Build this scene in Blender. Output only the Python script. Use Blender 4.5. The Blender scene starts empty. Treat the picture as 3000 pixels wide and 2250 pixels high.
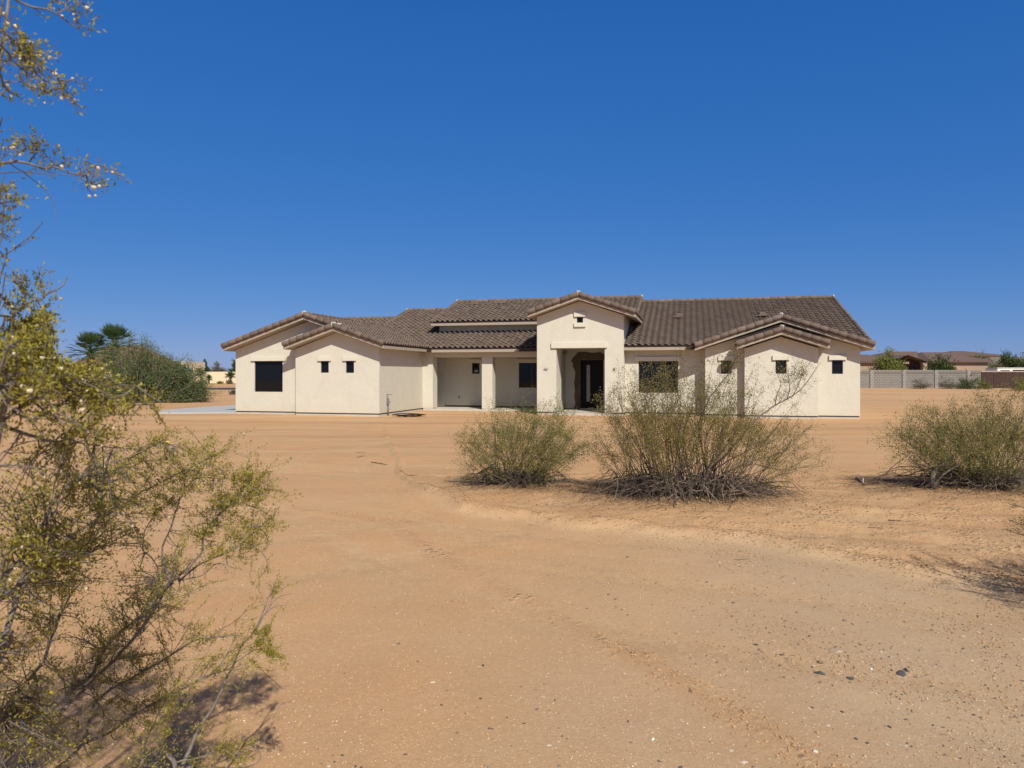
import bpy, bmesh, math, random
import numpy as np
from mathutils import Vector

S = bpy.context.scene
COL = S.collection
# ------------------------------------------------------------------ camera
F, HX, HY, EYE = 2080.0, 1500.0, 1093.0, 2.0      # focal (px of a 3000 px wide frame), principal column, horizon row, eye height
cam_d = bpy.data.cameras.new('camera'); cam = bpy.data.objects.new('camera', cam_d); COL.objects.link(cam)
cam.location = (0, 0, EYE); cam.rotation_euler = (math.radians(90), 0, 0)
cam_d.sensor_width = 36; cam_d.lens = F / 3000 * 36
cam_d.shift_y = -(1125 - HY) / 3000
cam_d.clip_start = 0.05; cam_d.clip_end = 9000
cam_d.dof.use_dof = True; cam_d.dof.focus_distance = 14; cam_d.dof.aperture_fstop = 7.5
S.camera = cam
# ------------------------------------------------------------------ light
SUN_AZ, SUN_EL = math.radians(19), math.radians(41)   # az: to the right of straight behind the camera
sdir = Vector((math.sin(SUN_AZ) * math.cos(SUN_EL), -math.cos(SUN_AZ) * math.cos(SUN_EL), math.sin(SUN_EL)))
w = bpy.data.worlds.new('World'); S.world = w; w.use_nodes = True
wn = w.node_tree; sky = wn.nodes.new('ShaderNodeTexSky'); sky.sky_type = 'NISHITA'
sky.sun_disc = False; sky.sun_elevation = SUN_EL; sky.sun_rotation = math.atan2(sdir.x, sdir.y)
sky.altitude = 400; sky.air_density = 0.75; sky.dust_density = 0.25; sky.ozone_density = 2.6
bg = wn.nodes['Background']; bg.inputs[1].default_value = 0.1
hs = wn.nodes.new('ShaderNodeHueSaturation'); hs.inputs['Saturation'].default_value = 1.28; hs.inputs['Value'].default_value = 1.15
wn.links.new(sky.outputs[0], hs.inputs['Color'])
sp = wn.nodes.new('ShaderNodeSeparateColor'); cm = wn.nodes.new('ShaderNodeCombineColor'); wn.links.new(hs.outputs[0], sp.inputs[0])
for ch, (gain, gam) in enumerate(((.42, .75), (.445, .50), (.71, .33))):     # clear dry-air blue: per channel gain and gamma of the sky's own colour
    m1 = wn.nodes.new('ShaderNodeMath'); m1.operation = 'MULTIPLY'; m1.inputs[1].default_value = .06; wn.links.new(sp.outputs[ch], m1.inputs[0])
    m2 = wn.nodes.new('ShaderNodeMath'); m2.operation = 'POWER'; m2.inputs[1].default_value = gam; wn.links.new(m1.outputs[0], m2.inputs[0])
    m3 = wn.nodes.new('ShaderNodeMath'); m3.operation = 'MULTIPLY'; m3.inputs[1].default_value = gain * 10; wn.links.new(m2.outputs[0], m3.inputs[0]); wn.links.new(m3.outputs[0], cm.inputs[ch])
tc = wn.nodes.new('ShaderNodeTexCoord'); sz = wn.nodes.new('ShaderNodeSeparateXYZ'); wn.links.new(tc.outputs['Generated'], sz.inputs[0])
mr = wn.nodes.new('ShaderNodeMapRange'); mr.inputs[1].default_value = .45; mr.inputs[2].default_value = .85; mr.inputs[3].default_value = 1.0; mr.inputs[4].default_value = .16; wn.links.new(sz.outputs[2], mr.inputs[0])   # sky dimmed high overhead, added to cut the blue fill light
mm = wn.nodes.new('ShaderNodeVectorMath'); mm.operation = 'SCALE'; wn.links.new(cm.outputs[0], mm.inputs[0]); wn.links.new(mr.outputs[0], mm.inputs['Scale'])
# warm sky aureole added around the sun, behind the camera, to warm the shade
dt = wn.nodes.new('ShaderNodeVectorMath'); dt.operation = 'DOT_PRODUCT'; dt.inputs[1].default_value = tuple(sdir); wn.links.new(tc.outputs['Generated'], dt.inputs[0])
g1 = wn.nodes.new('ShaderNodeMath'); g1.operation = 'MAXIMUM'; g1.inputs[1].default_value = 0; wn.links.new(dt.outputs['Value'], g1.inputs[0])
g2 = wn.nodes.new('ShaderNodeMath'); g2.operation = 'POWER'; g2.inputs[1].default_value = 4; wn.links.new(g1.outputs[0], g2.inputs[0])
g3 = wn.nodes.new('ShaderNodeVectorMath'); g3.operation = 'SCALE'; g3.inputs[0].default_value = (4.0, 3.1, 2.0); wn.links.new(g2.outputs[0], g3.inputs['Scale'])
g4 = wn.nodes.new('ShaderNodeVectorMath'); g4.operation = 'ADD'; wn.links.new(mm.outputs[0], g4.inputs[0]); wn.links.new(g3.outputs[0], g4.inputs[1])
wn.links.new(g4.outputs[0], bg.inputs[0])
sl = bpy.data.lights.new('sun', 'SUN'); sl.energy = 4.8; sl.angle = math.radians(0.53); sl.color = (1.0, 0.94, 0.83)
so = bpy.data.objects.new('sun', sl); COL.objects.link(so); so.rotation_euler = (-sdir).to_track_quat('-Z', 'Y').to_euler()
so.location = (10, -20, 30)
S.view_settings.view_transform = 'Standard'; S.view_settings.look = 'None'
S.view_settings.exposure = 0.06; S.view_settings.gamma = 1
S.render.engine = 'CYCLES'; S.cycles.diffuse_bounces = 2; S.cycles.max_bounces = 6

# ------------------------------------------------------------------ helpers
def tag(o, label=None, cat=None, group=None, kind=None):
    if label: o['label'] = label
    if cat: o['category'] = cat
    if group: o['group'] = group
    if kind: o['kind'] = kind
    return o
def empty(name, loc=(0, 0, 0), rz=0, label=None, cat=None, group=None):
    o = bpy.data.objects.new(name, None); COL.objects.link(o); o.location = loc; o.rotation_euler = (0, 0, rz)
    o.empty_display_size = .3
    return tag(o, label, cat, group)
def copy_tree(o, parent=None):
    c = o.copy(); COL.objects.link(c)
    if parent: c.parent = parent
    for ch in list(o.children): copy_tree(ch, c)
    return c
class MB:
    """collects vertices and faces, builds ONE mesh object"""
    def __init__(s): s.v = []; s.f = []; s.n = 0; s.uv = []
    def add(s, v, f, uv=None):
        v = np.asarray(v, float).reshape(-1, 3)
        s.v.append(v); s.f.extend([tuple(int(i) + s.n for i in q) for q in f]); s.n += len(v)
        if uv is not None: s.uv.append(np.asarray(uv, float))
        return s
    def addq(s, v, q):                       # q: int array (n,k)
        s.v.append(v); s.f.extend((q + s.n).tolist()); s.n += len(v); return s
    def box(s, x0, x1, y0, y1, z0, z1):
        v = [(x, y, z) for z in (z0, z1) for y in (y0, y1) for x in (x0, x1)]
        return s.add(v, [(0, 2, 3, 1), (4, 5, 7, 6), (0, 1, 5, 4), (2, 6, 7, 3), (0, 4, 6, 2), (1, 3, 7, 5)])
    def tube(s, p, r, k=5, cap=True):
        p = np.asarray(p, float); n = len(p); r = np.broadcast_to(np.asarray(r, float), (n,))
        d = np.gradient(p, axis=0); d /= (np.linalg.norm(d, axis=1, keepdims=True) + 1e-9)
        ref = np.array([0.0, 0, 1]) if abs(d[0][2]) < .9 else np.array([1.0, 0, 0])
        a = np.cross(d, ref); a /= (np.linalg.norm(a, axis=1, keepdims=True) + 1e-9); b = np.cross(d, a)
        an = np.arange(k) * 2 * math.pi / k
        v = p[:, None, :] + r[:, None, None] * (np.cos(an)[None, :, None] * a[:, None, :] + np.sin(an)[None, :, None] * b[:, None, :])
        i = np.arange(n - 1)[:, None] * k; j = np.arange(k)[None, :]; j2 = (j + 1) % k
        q = np.stack([i + j, i + j2, i + k + j2, i + k + j], -1).reshape(-1, 4)
        base = s.n
        s.addq(v.reshape(-1, 3), q)
        if cap and k > 3:
            s.f.append([base + x for x in range(k)][::-1]); s.f.append([base + (n - 1) * k + x for x in range(k)])
        return s
    def build(s, name, m, parent=None, smooth=False, bevel=0):
        me = bpy.data.meshes.new(name); v = np.concatenate(s.v) if s.v else np.zeros((0, 3))
        me.from_pydata(v.tolist(), [], s.f)
        if s.uv:
            uv = np.concatenate(s.uv); lay = me.uv_layers.new(name='tile'); idx = np.empty(len(me.loops), int)
            me.loops.foreach_get('vertex_index', idx); lay.data.foreach_set('uv', uv[idx].ravel())
        if smooth: me.polygons.foreach_set('use_smooth', [True] * len(me.polygons))
        me.update(); o = bpy.data.objects.new(name, me); COL.objects.link(o)
        if m: me.materials.append(m)
        if parent: o.parent = parent
        if bevel:
            b = o.modifiers.new('bevel', 'BEVEL'); b.width = bevel; b.segments = 2; b.limit_method = 'ANGLE'
        return o

class NT:
    def __init__(s, name):
        s.m = bpy.data.materials.new(name); s.m.use_nodes = True; s.t = s.m.node_tree; s.p = s.t.nodes['Principled BSDF']
    def n(s, typ, **kw):
        nd = s.t.nodes.new(typ)
        for k, v in kw.items():
            if k.startswith('i_'):
                key = k[2:]; nd.inputs[int(key) if key.isdigit() else key.replace('_', ' ')].default_value = v
            else: setattr(nd, k, v)
        return nd
    def l(s, a, b): s.t.links.new(a, b)
    def mix(s, fac, c1, c2, mode='MIX'):
        nd = s.n('ShaderNodeMix', data_type='RGBA', blend_type=mode)
        for sock, val in ((nd.inputs[0], fac), (nd.inputs[6], c1), (nd.inputs[7], c2)):
            if isinstance(val, (int, float)): sock.default_value = val
            elif isinstance(val, (tuple, list)): sock.default_value = (*val[:3], 1)
            else: s.l(val, sock)
        return nd.outputs[2]
    def math(s, op, a, b=None, clamp=False):
        nd = s.n('ShaderNodeMath', operation=op, use_clamp=clamp)
        for sock, val in ((nd.inputs[0], a), (nd.inputs[1], b)):
            if val is None: continue
            if isinstance(val, (int, float)): sock.default_value = val
            else: s.l(val, sock)
        return nd.outputs[0]
    def noise(s, vec, scale, detail=5, rough=.6, dist=0):
        nd = s.n('ShaderNodeTexNoise'); nd.inputs['Scale'].default_value = scale; nd.inputs['Detail'].default_value = detail
        nd.inputs['Roughness'].default_value = rough; nd.inputs['Distortion'].default_value = dist
        if vec is not None: s.l(vec, nd.inputs['Vector'])
        return nd.outputs['Fac']
    def ramp(s, fac, lo, hi):
        nd = s.n('ShaderNodeMapRange', i_1=lo, i_2=hi); s.l(fac, nd.inputs[0]); return nd.outputs[0]
    def scl(s, vec, sc):
        nd = s.n('ShaderNodeMapping'); nd.inputs['Scale'].default_value = sc; s.l(vec, nd.inputs['Vector']); return nd.outputs[0]
    def pos(s): return s.n('ShaderNodeNewGeometry').outputs['Position']
    def obj(s): return s.n('ShaderNodeTexCoord').outputs['Object']
    def col(s, c):
        if isinstance(c, (tuple, list)): s.p.inputs['Base Color'].default_value = (*c[:3], 1)
        else: s.l(c, s.p.inputs['Base Color'])
    def rough(s, r): s.p.inputs['Roughness'].default_value = r; return s
    def spec(s, r): s.p.inputs['Specular IOR Level'].default_value = r; return s
    def bump(s, h, strength, dist, prev=None):
        nd = s.n('ShaderNodeBump', i_Strength=strength, i_Distance=dist); s.l(h, nd.inputs['Height'])
        if prev: s.l(prev, nd.inputs['Normal'])
        s.l(nd.outputs[0], s.p.inputs['Normal']); return nd.outputs[0]

def simple(name, c, rough=.8, var=.12, scale=6, spec=.3, bump=0, bscale=40, metal=0):
    t = NT(name); f = t.noise(t.obj(), scale, 5)
    a = tuple(x * (1 - var) for x in c); b = tuple(min(1, x * (1 + var)) for x in c)
    t.col(t.mix(t.ramp(f, .3, .7), a, b)); t.rough(rough).spec(spec); t.p.inputs['Metallic'].default_value = metal
    if bump: t.bump(t.noise(t.obj(), bscale, 4), 1, bump)
    return t.m
def leafmat(name, c1, c2, c3, trans=.25):
    t = NT(name); g = t.n('ShaderNodeNewGeometry'); r = g.outputs['Random Per Island']
    base = t.mix(t.ramp(r, 0, .6), c1, c2); base = t.mix(t.ramp(r, .86, 1.0), base, c3)
    cl = t.noise(t.obj(), 2.2, 3); base = t.mix(t.ramp(cl, .35, .7), t.mix(.35, base, c1), base)
    t.col(base); t.rough(.55).spec(.35)
    tr = t.n('ShaderNodeBsdfTranslucent'); t.l(base, tr.inputs[0]); mx = t.n('ShaderNodeMixShader', i_0=trans)
    t.l(t.p.outputs[0], mx.inputs[1]); t.l(tr.outputs[0], mx.inputs[2]); t.l(mx.outputs[0], t.t.nodes['Material Output'].inputs[0])
    return t.m

def stucco(name, c, var=.06):
    t = NT(name); o = t.obj()
    f = t.noise(t.scl(o, (1, 1, .55)), 1.1, 8, .72, 1.2); f2 = t.noise(o, 7, 5, .6, 1.2)
    a = tuple(x * (1 - var) for x in c); b = tuple(x * (1 + var * .6) for x in c)
    base = t.mix(t.ramp(f, .3, .7), a, b); base = t.mix(t.math('MULTIPLY', t.ramp(f2, .35, .75), .3), base, tuple(x * (1 - var * 1.6) for x in c))
    # splash dirt low on the wall
    sx = t.n('ShaderNodeSeparateXYZ'); t.l(o, sx.inputs[0])
    low = t.math('MULTIPLY', t.ramp(t.math('ADD', sx.outputs[2], t.math('MULTIPLY', f2, .35)), .75, .25), .28)
    base = t.mix(low, base, (c[0] * .93, c[1] * .8, c[2] * .62))
    t.col(base); t.rough(.93).spec(.15)
    b1 = t.bump(t.noise(o, 60, 4, .7), .6, .006); t.bump(t.noise(o, 5, 4, .6, .8), .5, .02, b1)
    return t.m
M = {}
M['stucco'] = stucco('stucco_cream', (.595, .568, .475), .07)
M['trim'] = stucco('stucco_trim', (.62, .59, .49), .03)
M['fascia'] = simple('painted_fascia', (.36, .305, .24), .7, .05)
M['brown_coat'] = stucco('bare_brown_stucco', (.15, .115, .082), .3)
M['slab'] = simple('slab_concrete', (.50, .46, .39), .9, .08, 3, bump=.004)
M['weep'] = simple('weep_metal', (.09, .07, .06), .6, .1)
M['frame'] = simple('black_frame', (.012, .012, .013), .4, .1, spec=.5)
M['door'] = simple('black_door', (.008, .007, .007), .5, .1, spec=.15)
M['mortar'] = simple('mortar', (.40, .38, .345), .95, .15, 12, bump=.01, bscale=25)
M['drive'] = simple('driveway_concrete', (.43, .44, .44), .9, .05, 1.2, bump=.002)
M['flash'] = simple('dark_flashing', (.035, .02, .018), .5, .1)
M['pipe'] = simple('galvanised_pipe', (.17, .17, .16), .5, .2, 12, metal=.4)
M['hose'] = simple('black_hose', (.015, .017, .016), .5, .1)
M['metal'] = simple('brushed_nickel', (.45, .43, .40), .3, .05, metal=.9)
M['white'] = simple('white_paint', (.74, .73, .70), .6, .05)
M['lath'] = simple('raw_wood', (.42, .33, .22), .85, .2, 8)
M['ribbon'] = simple('pale_ribbon', (.75, .74, .62), .6, .05)
t = NT('window_glass'); t.col((.006, .007, .009)); t.rough(.03).spec(.22); t.p.inputs['IOR'].default_value = 1.5; M['glass'] = t.m
t = NT('frosted_door_glass'); t.col(t.mix(t.noise(t.obj(), 3, 2), (.20, .20, .19), (.33, .33, .31))); t.rough(.25); M['frost'] = t.m
t = NT('roof_tile'); uv = t.n('ShaderNodeUVMap', uv_map='tile').outputs[0]
fl = t.n('ShaderNodeVectorMath', operation='FLOOR'); t.l(uv, fl.inputs[0]); wh = t.n('ShaderNodeTexWhiteNoise', noise_dimensions='3D'); t.l(fl.outputs[0], wh.inputs[0])
b_ = t.mix(wh.outputs[0], (.108, .082, .066), (.170, .131, .106)); b_ = t.mix(t.ramp(t.noise(t.obj(), .7, 4), .4, .8), b_, (.165, .120, .093))
b_ = t.mix(t.math('MULTIPLY', t.ramp(t.noise(t.obj(), 14, 5, .7), .45, .8), .22), b_, (.22, .18, .15))
t.col(b_); t.rough(.85).spec(.25); t.bump(t.noise(t.obj(), 70, 3), .5, .004); M['tile'] = t.m
t = NT('cap_tile'); g = t.n('ShaderNodeNewGeometry').outputs['Random Per Island']
b_ = t.mix(g, (.118, .086, .068), (.185, .138, .110)); b_ = t.mix(t.math('MULTIPLY', t.ramp(t.noise(t.obj(), 9, 5, .7), .45, .8), .4), b_, (.23, .185, .15))
t.col(b_); t.rough(.85).spec(.25); t.bump(t.noise(t.obj(), 60, 3), .5, .004); M['cap'] = t.m
t = NT('grey_bark'); g = t.n('ShaderNodeNewGeometry').outputs['Random Per Island']; t.col(t.mix(g, (.045, .035, .028), (.15, .12, .095))); t.rough(.9); M['bark'] = t.m
M['bark_near'] = simple('creosote_bark', (.17, .145, .13), .85, .45, 45, bump=.002, bscale=160)
t = NT('dead_wood'); g = t.n('ShaderNodeNewGeometry').outputs['Random Per Island']; t.col(t.mix(t.ramp(g, .25, 1.0), (.05, .037, .027), (.27, .205, .155))); t.rough(.9); M['dead'] = t.m
M['leaf_far'] = leafmat('creosote_leaf', (.17, .145, .036), (.25, .21, .05), (.36, .28, .055), .3)
M['leaf_green'] = leafmat('creosote_leaf_green', (.150, .150, .034), (.230, .225, .052), (.33, .28, .07), .3)
M['leaf_near'] = leafmat('creosote_leaf_near', (.23, .205, .028), (.42, .365, .055), (.54, .43, .06), .4)
M['seed'] = simple('fuzzy_seed', (.62, .52, .37), .95, .12, 40)
M['yellow'] = simple('yellow_petals', (.62, .46, .04), .7, .1)
M['palo'] = leafmat('palo_verde_leaf', (.105, .145, .048), (.155, .20, .070), (.24, .27, .11), .3)
M['tree_dark'] = leafmat('dark_leaf', (.035, .065, .014), (.07, .12, .025), (.12, .17, .04), .25)
M['tree_light'] = leafmat('light_leaf', (.13, .16, .03), (.20, .23, .045), (.27, .28, .06), .3)
M['tree_grey'] = leafmat('grey_twigs', (.13, .115, .085), (.18, .16, .12), (.2, .2, .12), .2)
M['palm'] = leafmat('palm_leaf', (.045, .085, .025), (.085, .14, .045), (.14, .19, .07), .3)
M['palm_dry'] = leafmat('dry_palm', (.16, .13, .07), (.22, .18, .10), (.30, .24, .14), .2)
M['palm_trunk'] = simple('palm_bark', (.13, .085, .055), .95, .35, 14, bump=.02, bscale=20)

# ------------------------------------------------------------------ terrain
rngT = np.random.default_rng(5)
def vnoise(x, y, seed):
    xi = np.floor(x).astype(np.int64); yi = np.floor(y).astype(np.int64); fx = x - xi; fy = y - yi
    fx = fx * fx * (3 - 2 * fx); fy = fy * fy * (3 - 2 * fy)
    def h(a, b):
        n = (a * 374761393 + b * 668265263 + seed * 974634777) & 0xffffffff; n = ((n ^ (n >> 13)) * 1274126177) & 0xffffffff
        return ((n ^ (n >> 16)) & 0xffff) / 65535.0
    return (h(xi, yi) * (1 - fx) + h(xi + 1, yi) * fx) * (1 - fy) + (h(xi, yi + 1) * (1 - fx) + h(xi + 1, yi + 1) * fx) * fy
def fbm(x, y, seed, o=4):
    r = 0; a = .5
    for i in range(o): r = r + a * vnoise(x * 2 ** i, y * 2 ** i, seed + i); a *= .5
    return r
CX = np.array([-60, -8, -2.6, -2.2, -1.73, -.74, .27, 1.28, 2.76, 3.75, 4.6, 6, 9, 60]); CY = np.array([60, 40, 16, 13.6, 12.0, 10.2, 9.5, 8.9, 8.2, 7.1, 6.3, 5.2, 4.0, 2.0])
RX = np.array([-1.6, -1.0, .42, .9, 1.36, 1.7]); RY = np.array([9.4, 8.2, 5.75, 4.95, 4.05, 3.4])
def sstep(x, a, b): t_ = np.clip((x - a) / (b - a), 0, 1); return t_ * t_ * (3 - 2 * t_)
def rutd(x, y):                                   # signed sideways distance to the shallow wheel edge
    yy = np.clip(y, 3.4, 9.4); xr = np.interp(-yy, -RY, RX); return (x - xr) + 1.5 * np.abs(y - yy)
def masks(x, y):
    d = y - np.interp(x, CX, CY) + .5 * (fbm(x * 1.3, y * 1.3, 3) - .5)
    rough = sstep(d, 0, .35) * (1 - sstep(y, 13.5, 17))
    rut = np.exp(-(rutd(x, y) / .13) ** 2) * (.4 + 1.2 * fbm(x * 3, y * 3, 77))
    return d, rough, rut
def tracks(x, y):                                  # faint wheel tracks: parallel to the drive edge, and loops across the lot
    d = y - np.interp(x, CX, CY); r = 0
    for off, w_, am in ((-.75, .16, .8), (-2.35, .16, .7), (-3.9, .2, .45), (-1.5, .07, .4)): r = r + am * np.exp(-((d - off - .25 * np.sin(x * .7)) / w_) ** 2)
    for cx, cy, R1, am in ((-1.0, 22.0, 7.2, .9), (-1.0, 22.0, 8.8, .9), (6, 15.5, 9.5, .7), (6, 15.5, 11.1, .7), (-6, 12, 5.2, .7), (-6, 12, 6.7, .7), (2, 26, 13, .6), (12, 26, 10, .8), (12, 26, 11.7, .8)):
        q = np.hypot((x - cx), (y - cy) * 1.0); r = r + am * np.exp(-((q - R1 - .4 * np.sin(x * .4)) / .17) ** 2)
    return np.clip(r, 0, 1) * (.35 + .9 * fbm(x * .8, y * .8, 88)) * sstep(-y, -30, -24)
def height(x, y):
    x = np.asarray(x, float); y = np.asarray(y, float)
    d, rough, rut = masks(x, y)
    z = .0112 * np.clip(y - 47, 0, 80)
    near = 1 - sstep(np.hypot(x, y), 22, 34)
    n1 = fbm(x * .35, y * .35, 11) - .47; z = z + .10 * n1 * near
    # berm thrown up along the edge of the compacted drive, and graded furrows behind it
    z = z + near * (.085 * np.exp(-((d - .35) / .25) ** 2) * (.5 + fbm(x * 1.5, y * 1.5, 23)) + rough * (.055 * (fbm(x * 1.6 + y * .2, y * 3.2, 31) - .45)) )
    z = z + near * rough * .045 * (fbm(x * 7, y * 7, 41, 3) - .45) * sstep(x, -1.5, 1)
    z = z + .010 * rut * (.4 + fbm(x * 14, y * 14, 51, 2)) - .007 * np.exp(-((rutd(x, y) + .3) / .2) ** 2)
    z = z - near * .014 * tracks(x, y)
    # soft wheel furrows running to the right
    z = z + near * .022 * sstep(x, 1.5, 4) * np.sin((y + .28 * x + .25 * np.sin(x)) * 5.0) * (1 - sstep(y, 9.5, 11)) * sstep(d, .1, .6)
    # hummocks that the desert bushes sit on
    for bx, by, r, hh in ((.2, 12.3, 1.7, .10), (2.75, 11.1, 2.1, .12), (8.0, 12.1, 2.6, .16)):
        z = z + hh * np.exp(-(((x - bx) / r) ** 2 + ((y - by) / (r * .6)) ** 2)) * (.7 + .6 * fbm(x * 3, y * 3, 61))
    hd = np.maximum(np.abs(x * .9701 - y * .2425 + 7) - 15.5, np.abs(x * .2425 + y * .9701 - 38) - 9)    # flat pad at the house
    z = z * sstep(hd, -.5, 1.5) + .075 * (fbm(x * .8, y * .8, 71) - .27) * (1 - sstep(hd, -.5, 1.5))
    return z
def hz(x, y): return float(height(np.array([x]), np.array([y]))[0])
def grow_lines(a, b, step, lo, hi, r=1.07):
    xs = list(np.arange(a, b, step)); s_ = step; x = xs[-1]
    while x < hi: s_ *= r; x += s_; xs.append(x)
    s_ = step; x = xs[0]
    while x > lo: s_ *= r; x -= s_; xs.insert(0, x)
    return np.array(xs)
gx = grow_lines(-6, 8, .055, -4000, 4000, 1.075); gy = grow_lines(2.6, 14, .05, -60, 6000, 1.05)
GX, GY = np.meshgrid(gx, gy); GZ = height(GX, GY); nx, ny = len(gx), len(gy)
V = np.stack([GX, GY, GZ], -1).reshape(-1, 3)
ii = (np.arange(ny - 1)[:, None] * nx + np.arange(nx - 1)[None, :]).ravel()
me = bpy.data.meshes.new('ground'); me.from_pydata(V.tolist(), [], np.stack([ii, ii + 1, ii + nx + 1, ii + nx], -1).tolist())
me.polygons.foreach_set('use_smooth', [True] * len(me.polygons))
d_, ro_, ru_ = masks(GX.ravel(), GY.ravel())
gxr, gyr = GX.ravel(), GY.ravel()
litter_shade_ = sum(np.exp(-(((gxr - a) / r1) ** 2 + ((gyr - b) / r2) ** 2) ** 1.5) for a, b, r1, r2 in ((.0, 12.1, 1.35, .62), (2.65, 10.75, 2.1, .75), (1.3, 11.6, 1.2, .4), (7.6, 11.5, 2.1, .8), (6.6, 12.1, .8, .45), (5.6, 5.6, 1.2, 1.0)))  # leaf litter under bushes; patch left of right bush paints in its shadow
trk_ = tracks(gxr, gyr)
for nm, arr in (('litter', litter_shade_), ('track', trk_), ('rough', ro_), ('rut', ru_), ('edge', np.exp(-((d_ - .05) / .22) ** 2))):
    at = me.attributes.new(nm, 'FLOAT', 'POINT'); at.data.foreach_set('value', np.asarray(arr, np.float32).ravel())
ground = bpy.data.objects.new('ground', me); COL.objects.link(ground)
tag(ground, 'bare tan and orange desert dirt lot with wheel marks', 'ground', kind='structure')
t = NT('desert_dirt'); p = t.pos()
at = lambda nm: t.n('ShaderNodeAttribute', attribute_name=nm).outputs['Fac']
sx = t.n('ShaderNodeSeparateXYZ'); t.l(p, sx.inputs[0])
big = t.noise(p, .28, 5, .55, .4); mid = t.noise(t.scl(p, (.35, 1.4, 1)), 1.1, 6, .65, .5); fine = t.noise(p, 11, 6, .75); grit = t.noise(p, 95, 3, .8)
base = t.mix(t.ramp(big, .35, .65), (.575, .338, .168), (.53, .345, .193))
base = t.mix(t.math('MULTIPLY', t.ramp(mid, .4, .68), .55), base, (.545, .298, .142))
# grey-tan gravelly hardpan to the right of the foreground
hard = t.math('MULTIPLY', t.ramp(t.math('SUBTRACT', t.math('ADD', sx.outputs[0], t.math('MULTIPLY', big, 3.0)), t.math('MULTIPLY', sx.outputs[1], .16)), .1, 3.2), t.math('SUBTRACT', 1, t.ramp(sx.outputs[1], 8, 12)))
base = t.mix(t.math('MULTIPLY', hard, .75), base, (.48, .365, .245))
base = t.mix(t.math('MULTIPLY', at('rough'), .75), base, t.mix(t.ramp(mid, .35, .65), (.56, .36, .19), (.45, .25, .12)))
base = t.mix(t.math('MULTIPLY', at('rut'), .45, True), base, (.46, .255, .13))
base = t.mix(t.math('MULTIPLY', at('edge'), .5), base, (.58, .41, .235))
# drawn out blade and wheel streaks on the graded lot beyond
st = t.noise(t.scl(p, (.10, 1.9, 1)), 1.3, 6, .7, .35); lot = t.ramp(sx.outputs[1], 10, 16)
base = t.mix(t.math('MULTIPLY', t.math('MULTIPLY', t.ramp(st, .50, .66), lot), .42), base, (.42, .235, .12))
base = t.mix(t.math('MULTIPLY', t.math('MULTIPLY', t.ramp(st, .45, .28), lot), .35), base, (.68, .49, .31))
base = t.mix(t.math('MULTIPLY', t.ramp(fine, .52, .8), .22), base, (.42, .27, .16))
gr2 = t.noise(p, 28, 6, .85); base = t.mix(t.math('MULTIPLY', t.ramp(gr2, .46, .70), .48), base, (.40, .255, .145)); base = t.mix(t.math('MULTIPLY', t.ramp(gr2, .46, .28), .42), base, (.70, .50, .32))
base = t.mix(t.ramp(grit, .60, .72), base, t.mix(.6, base, (.82, .66, .47)))
base = t.mix(t.math('MULTIPLY', t.ramp(t.noise(p, 60, 3, .8), .42, .28), .7), base, (.33, .22, .14))
far_st = t.noise(t.scl(p, (.035, .42, 1)), 1.3, 7, .72, .5)
base = t.mix(t.math('MULTIPLY', t.math('MULTIPLY', t.ramp(far_st, .50, .60), t.ramp(sx.outputs[1], 13, 22)), .36), base, (.33, .19, .095))
base = t.mix(t.math('MULTIPLY', t.math('MULTIPLY', t.ramp(far_st, .47, .38), t.ramp(sx.outputs[1], 13, 22)), .36), base, (.60, .44, .27))
tk = at('track'); tn = t.noise(p, 7, 5, .7)
base = t.mix(t.math('MULTIPLY', tk, .5), base, t.mix(t.ramp(tn, .4, .6), (.56, .40, .235), (.43, .275, .145)))
ln = t.noise(p, 17, 5, .8); base = t.mix(t.math('MULTIPLY', at('litter'), t.ramp(ln, .30, .62)), base, (.17, .105, .06))  # litter brown, which also darkens the ground as the right bush's shadow
patch = t.noise(p, .85, 7, .75, .8); base = t.mix(t.math('MULTIPLY', t.ramp(patch, .50, .66), .38), base, (.46, .29, .155)); base = t.mix(t.math('MULTIPLY', t.ramp(patch, .46, .34), .30), base, (.61, .43, .26))
t.col(base); t.rough(.95).spec(.1)
b1 = t.bump(grit, .8, .006); b2 = t.bump(t.noise(t.scl(p, (1, 1, 1)), 14, 8, .85, 0), .7, .011, b1)
b3 = t.bump(t.math('MULTIPLY', st, lot), .6, .05, b2)
vo = t.n('ShaderNodeTexVoronoi', i_Scale=16.0); t.l(p, vo.inputs['Vector'])
cl = t.math('MULTIPLY', t.ramp(vo.outputs['Distance'], .5, .1), t.math('MULTIPLY', t.math('ADD', at('rough'), at('rut')), t.ramp(t.noise(p, 1.7, 4), .45, .65)))
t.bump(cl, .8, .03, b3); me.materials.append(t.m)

# ------------------------------------------------------------------ pixel helpers (a photo point on a known real plane)
ST, CT = .24254, .97014                              # the house stands turned by 14 degrees
def W(px, py, d): return np.array([(px - HX) / F * d, d, EYE - (py - HY) / F * d])
def G(px, py):
    d = EYE * F / (py - HY); x = (px - HX) / F * d
    return np.array([x, d, hz(x, d)])
def U(px, D): tt = (px - HX) / F; zz = D / (CT + ST * tt); return zz * (CT * tt - ST)
def Z(px, py, D): tt = (px - HX) / F; zz = D / (CT + ST * tt); return EYE + (HY - py) / F * zz

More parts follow.
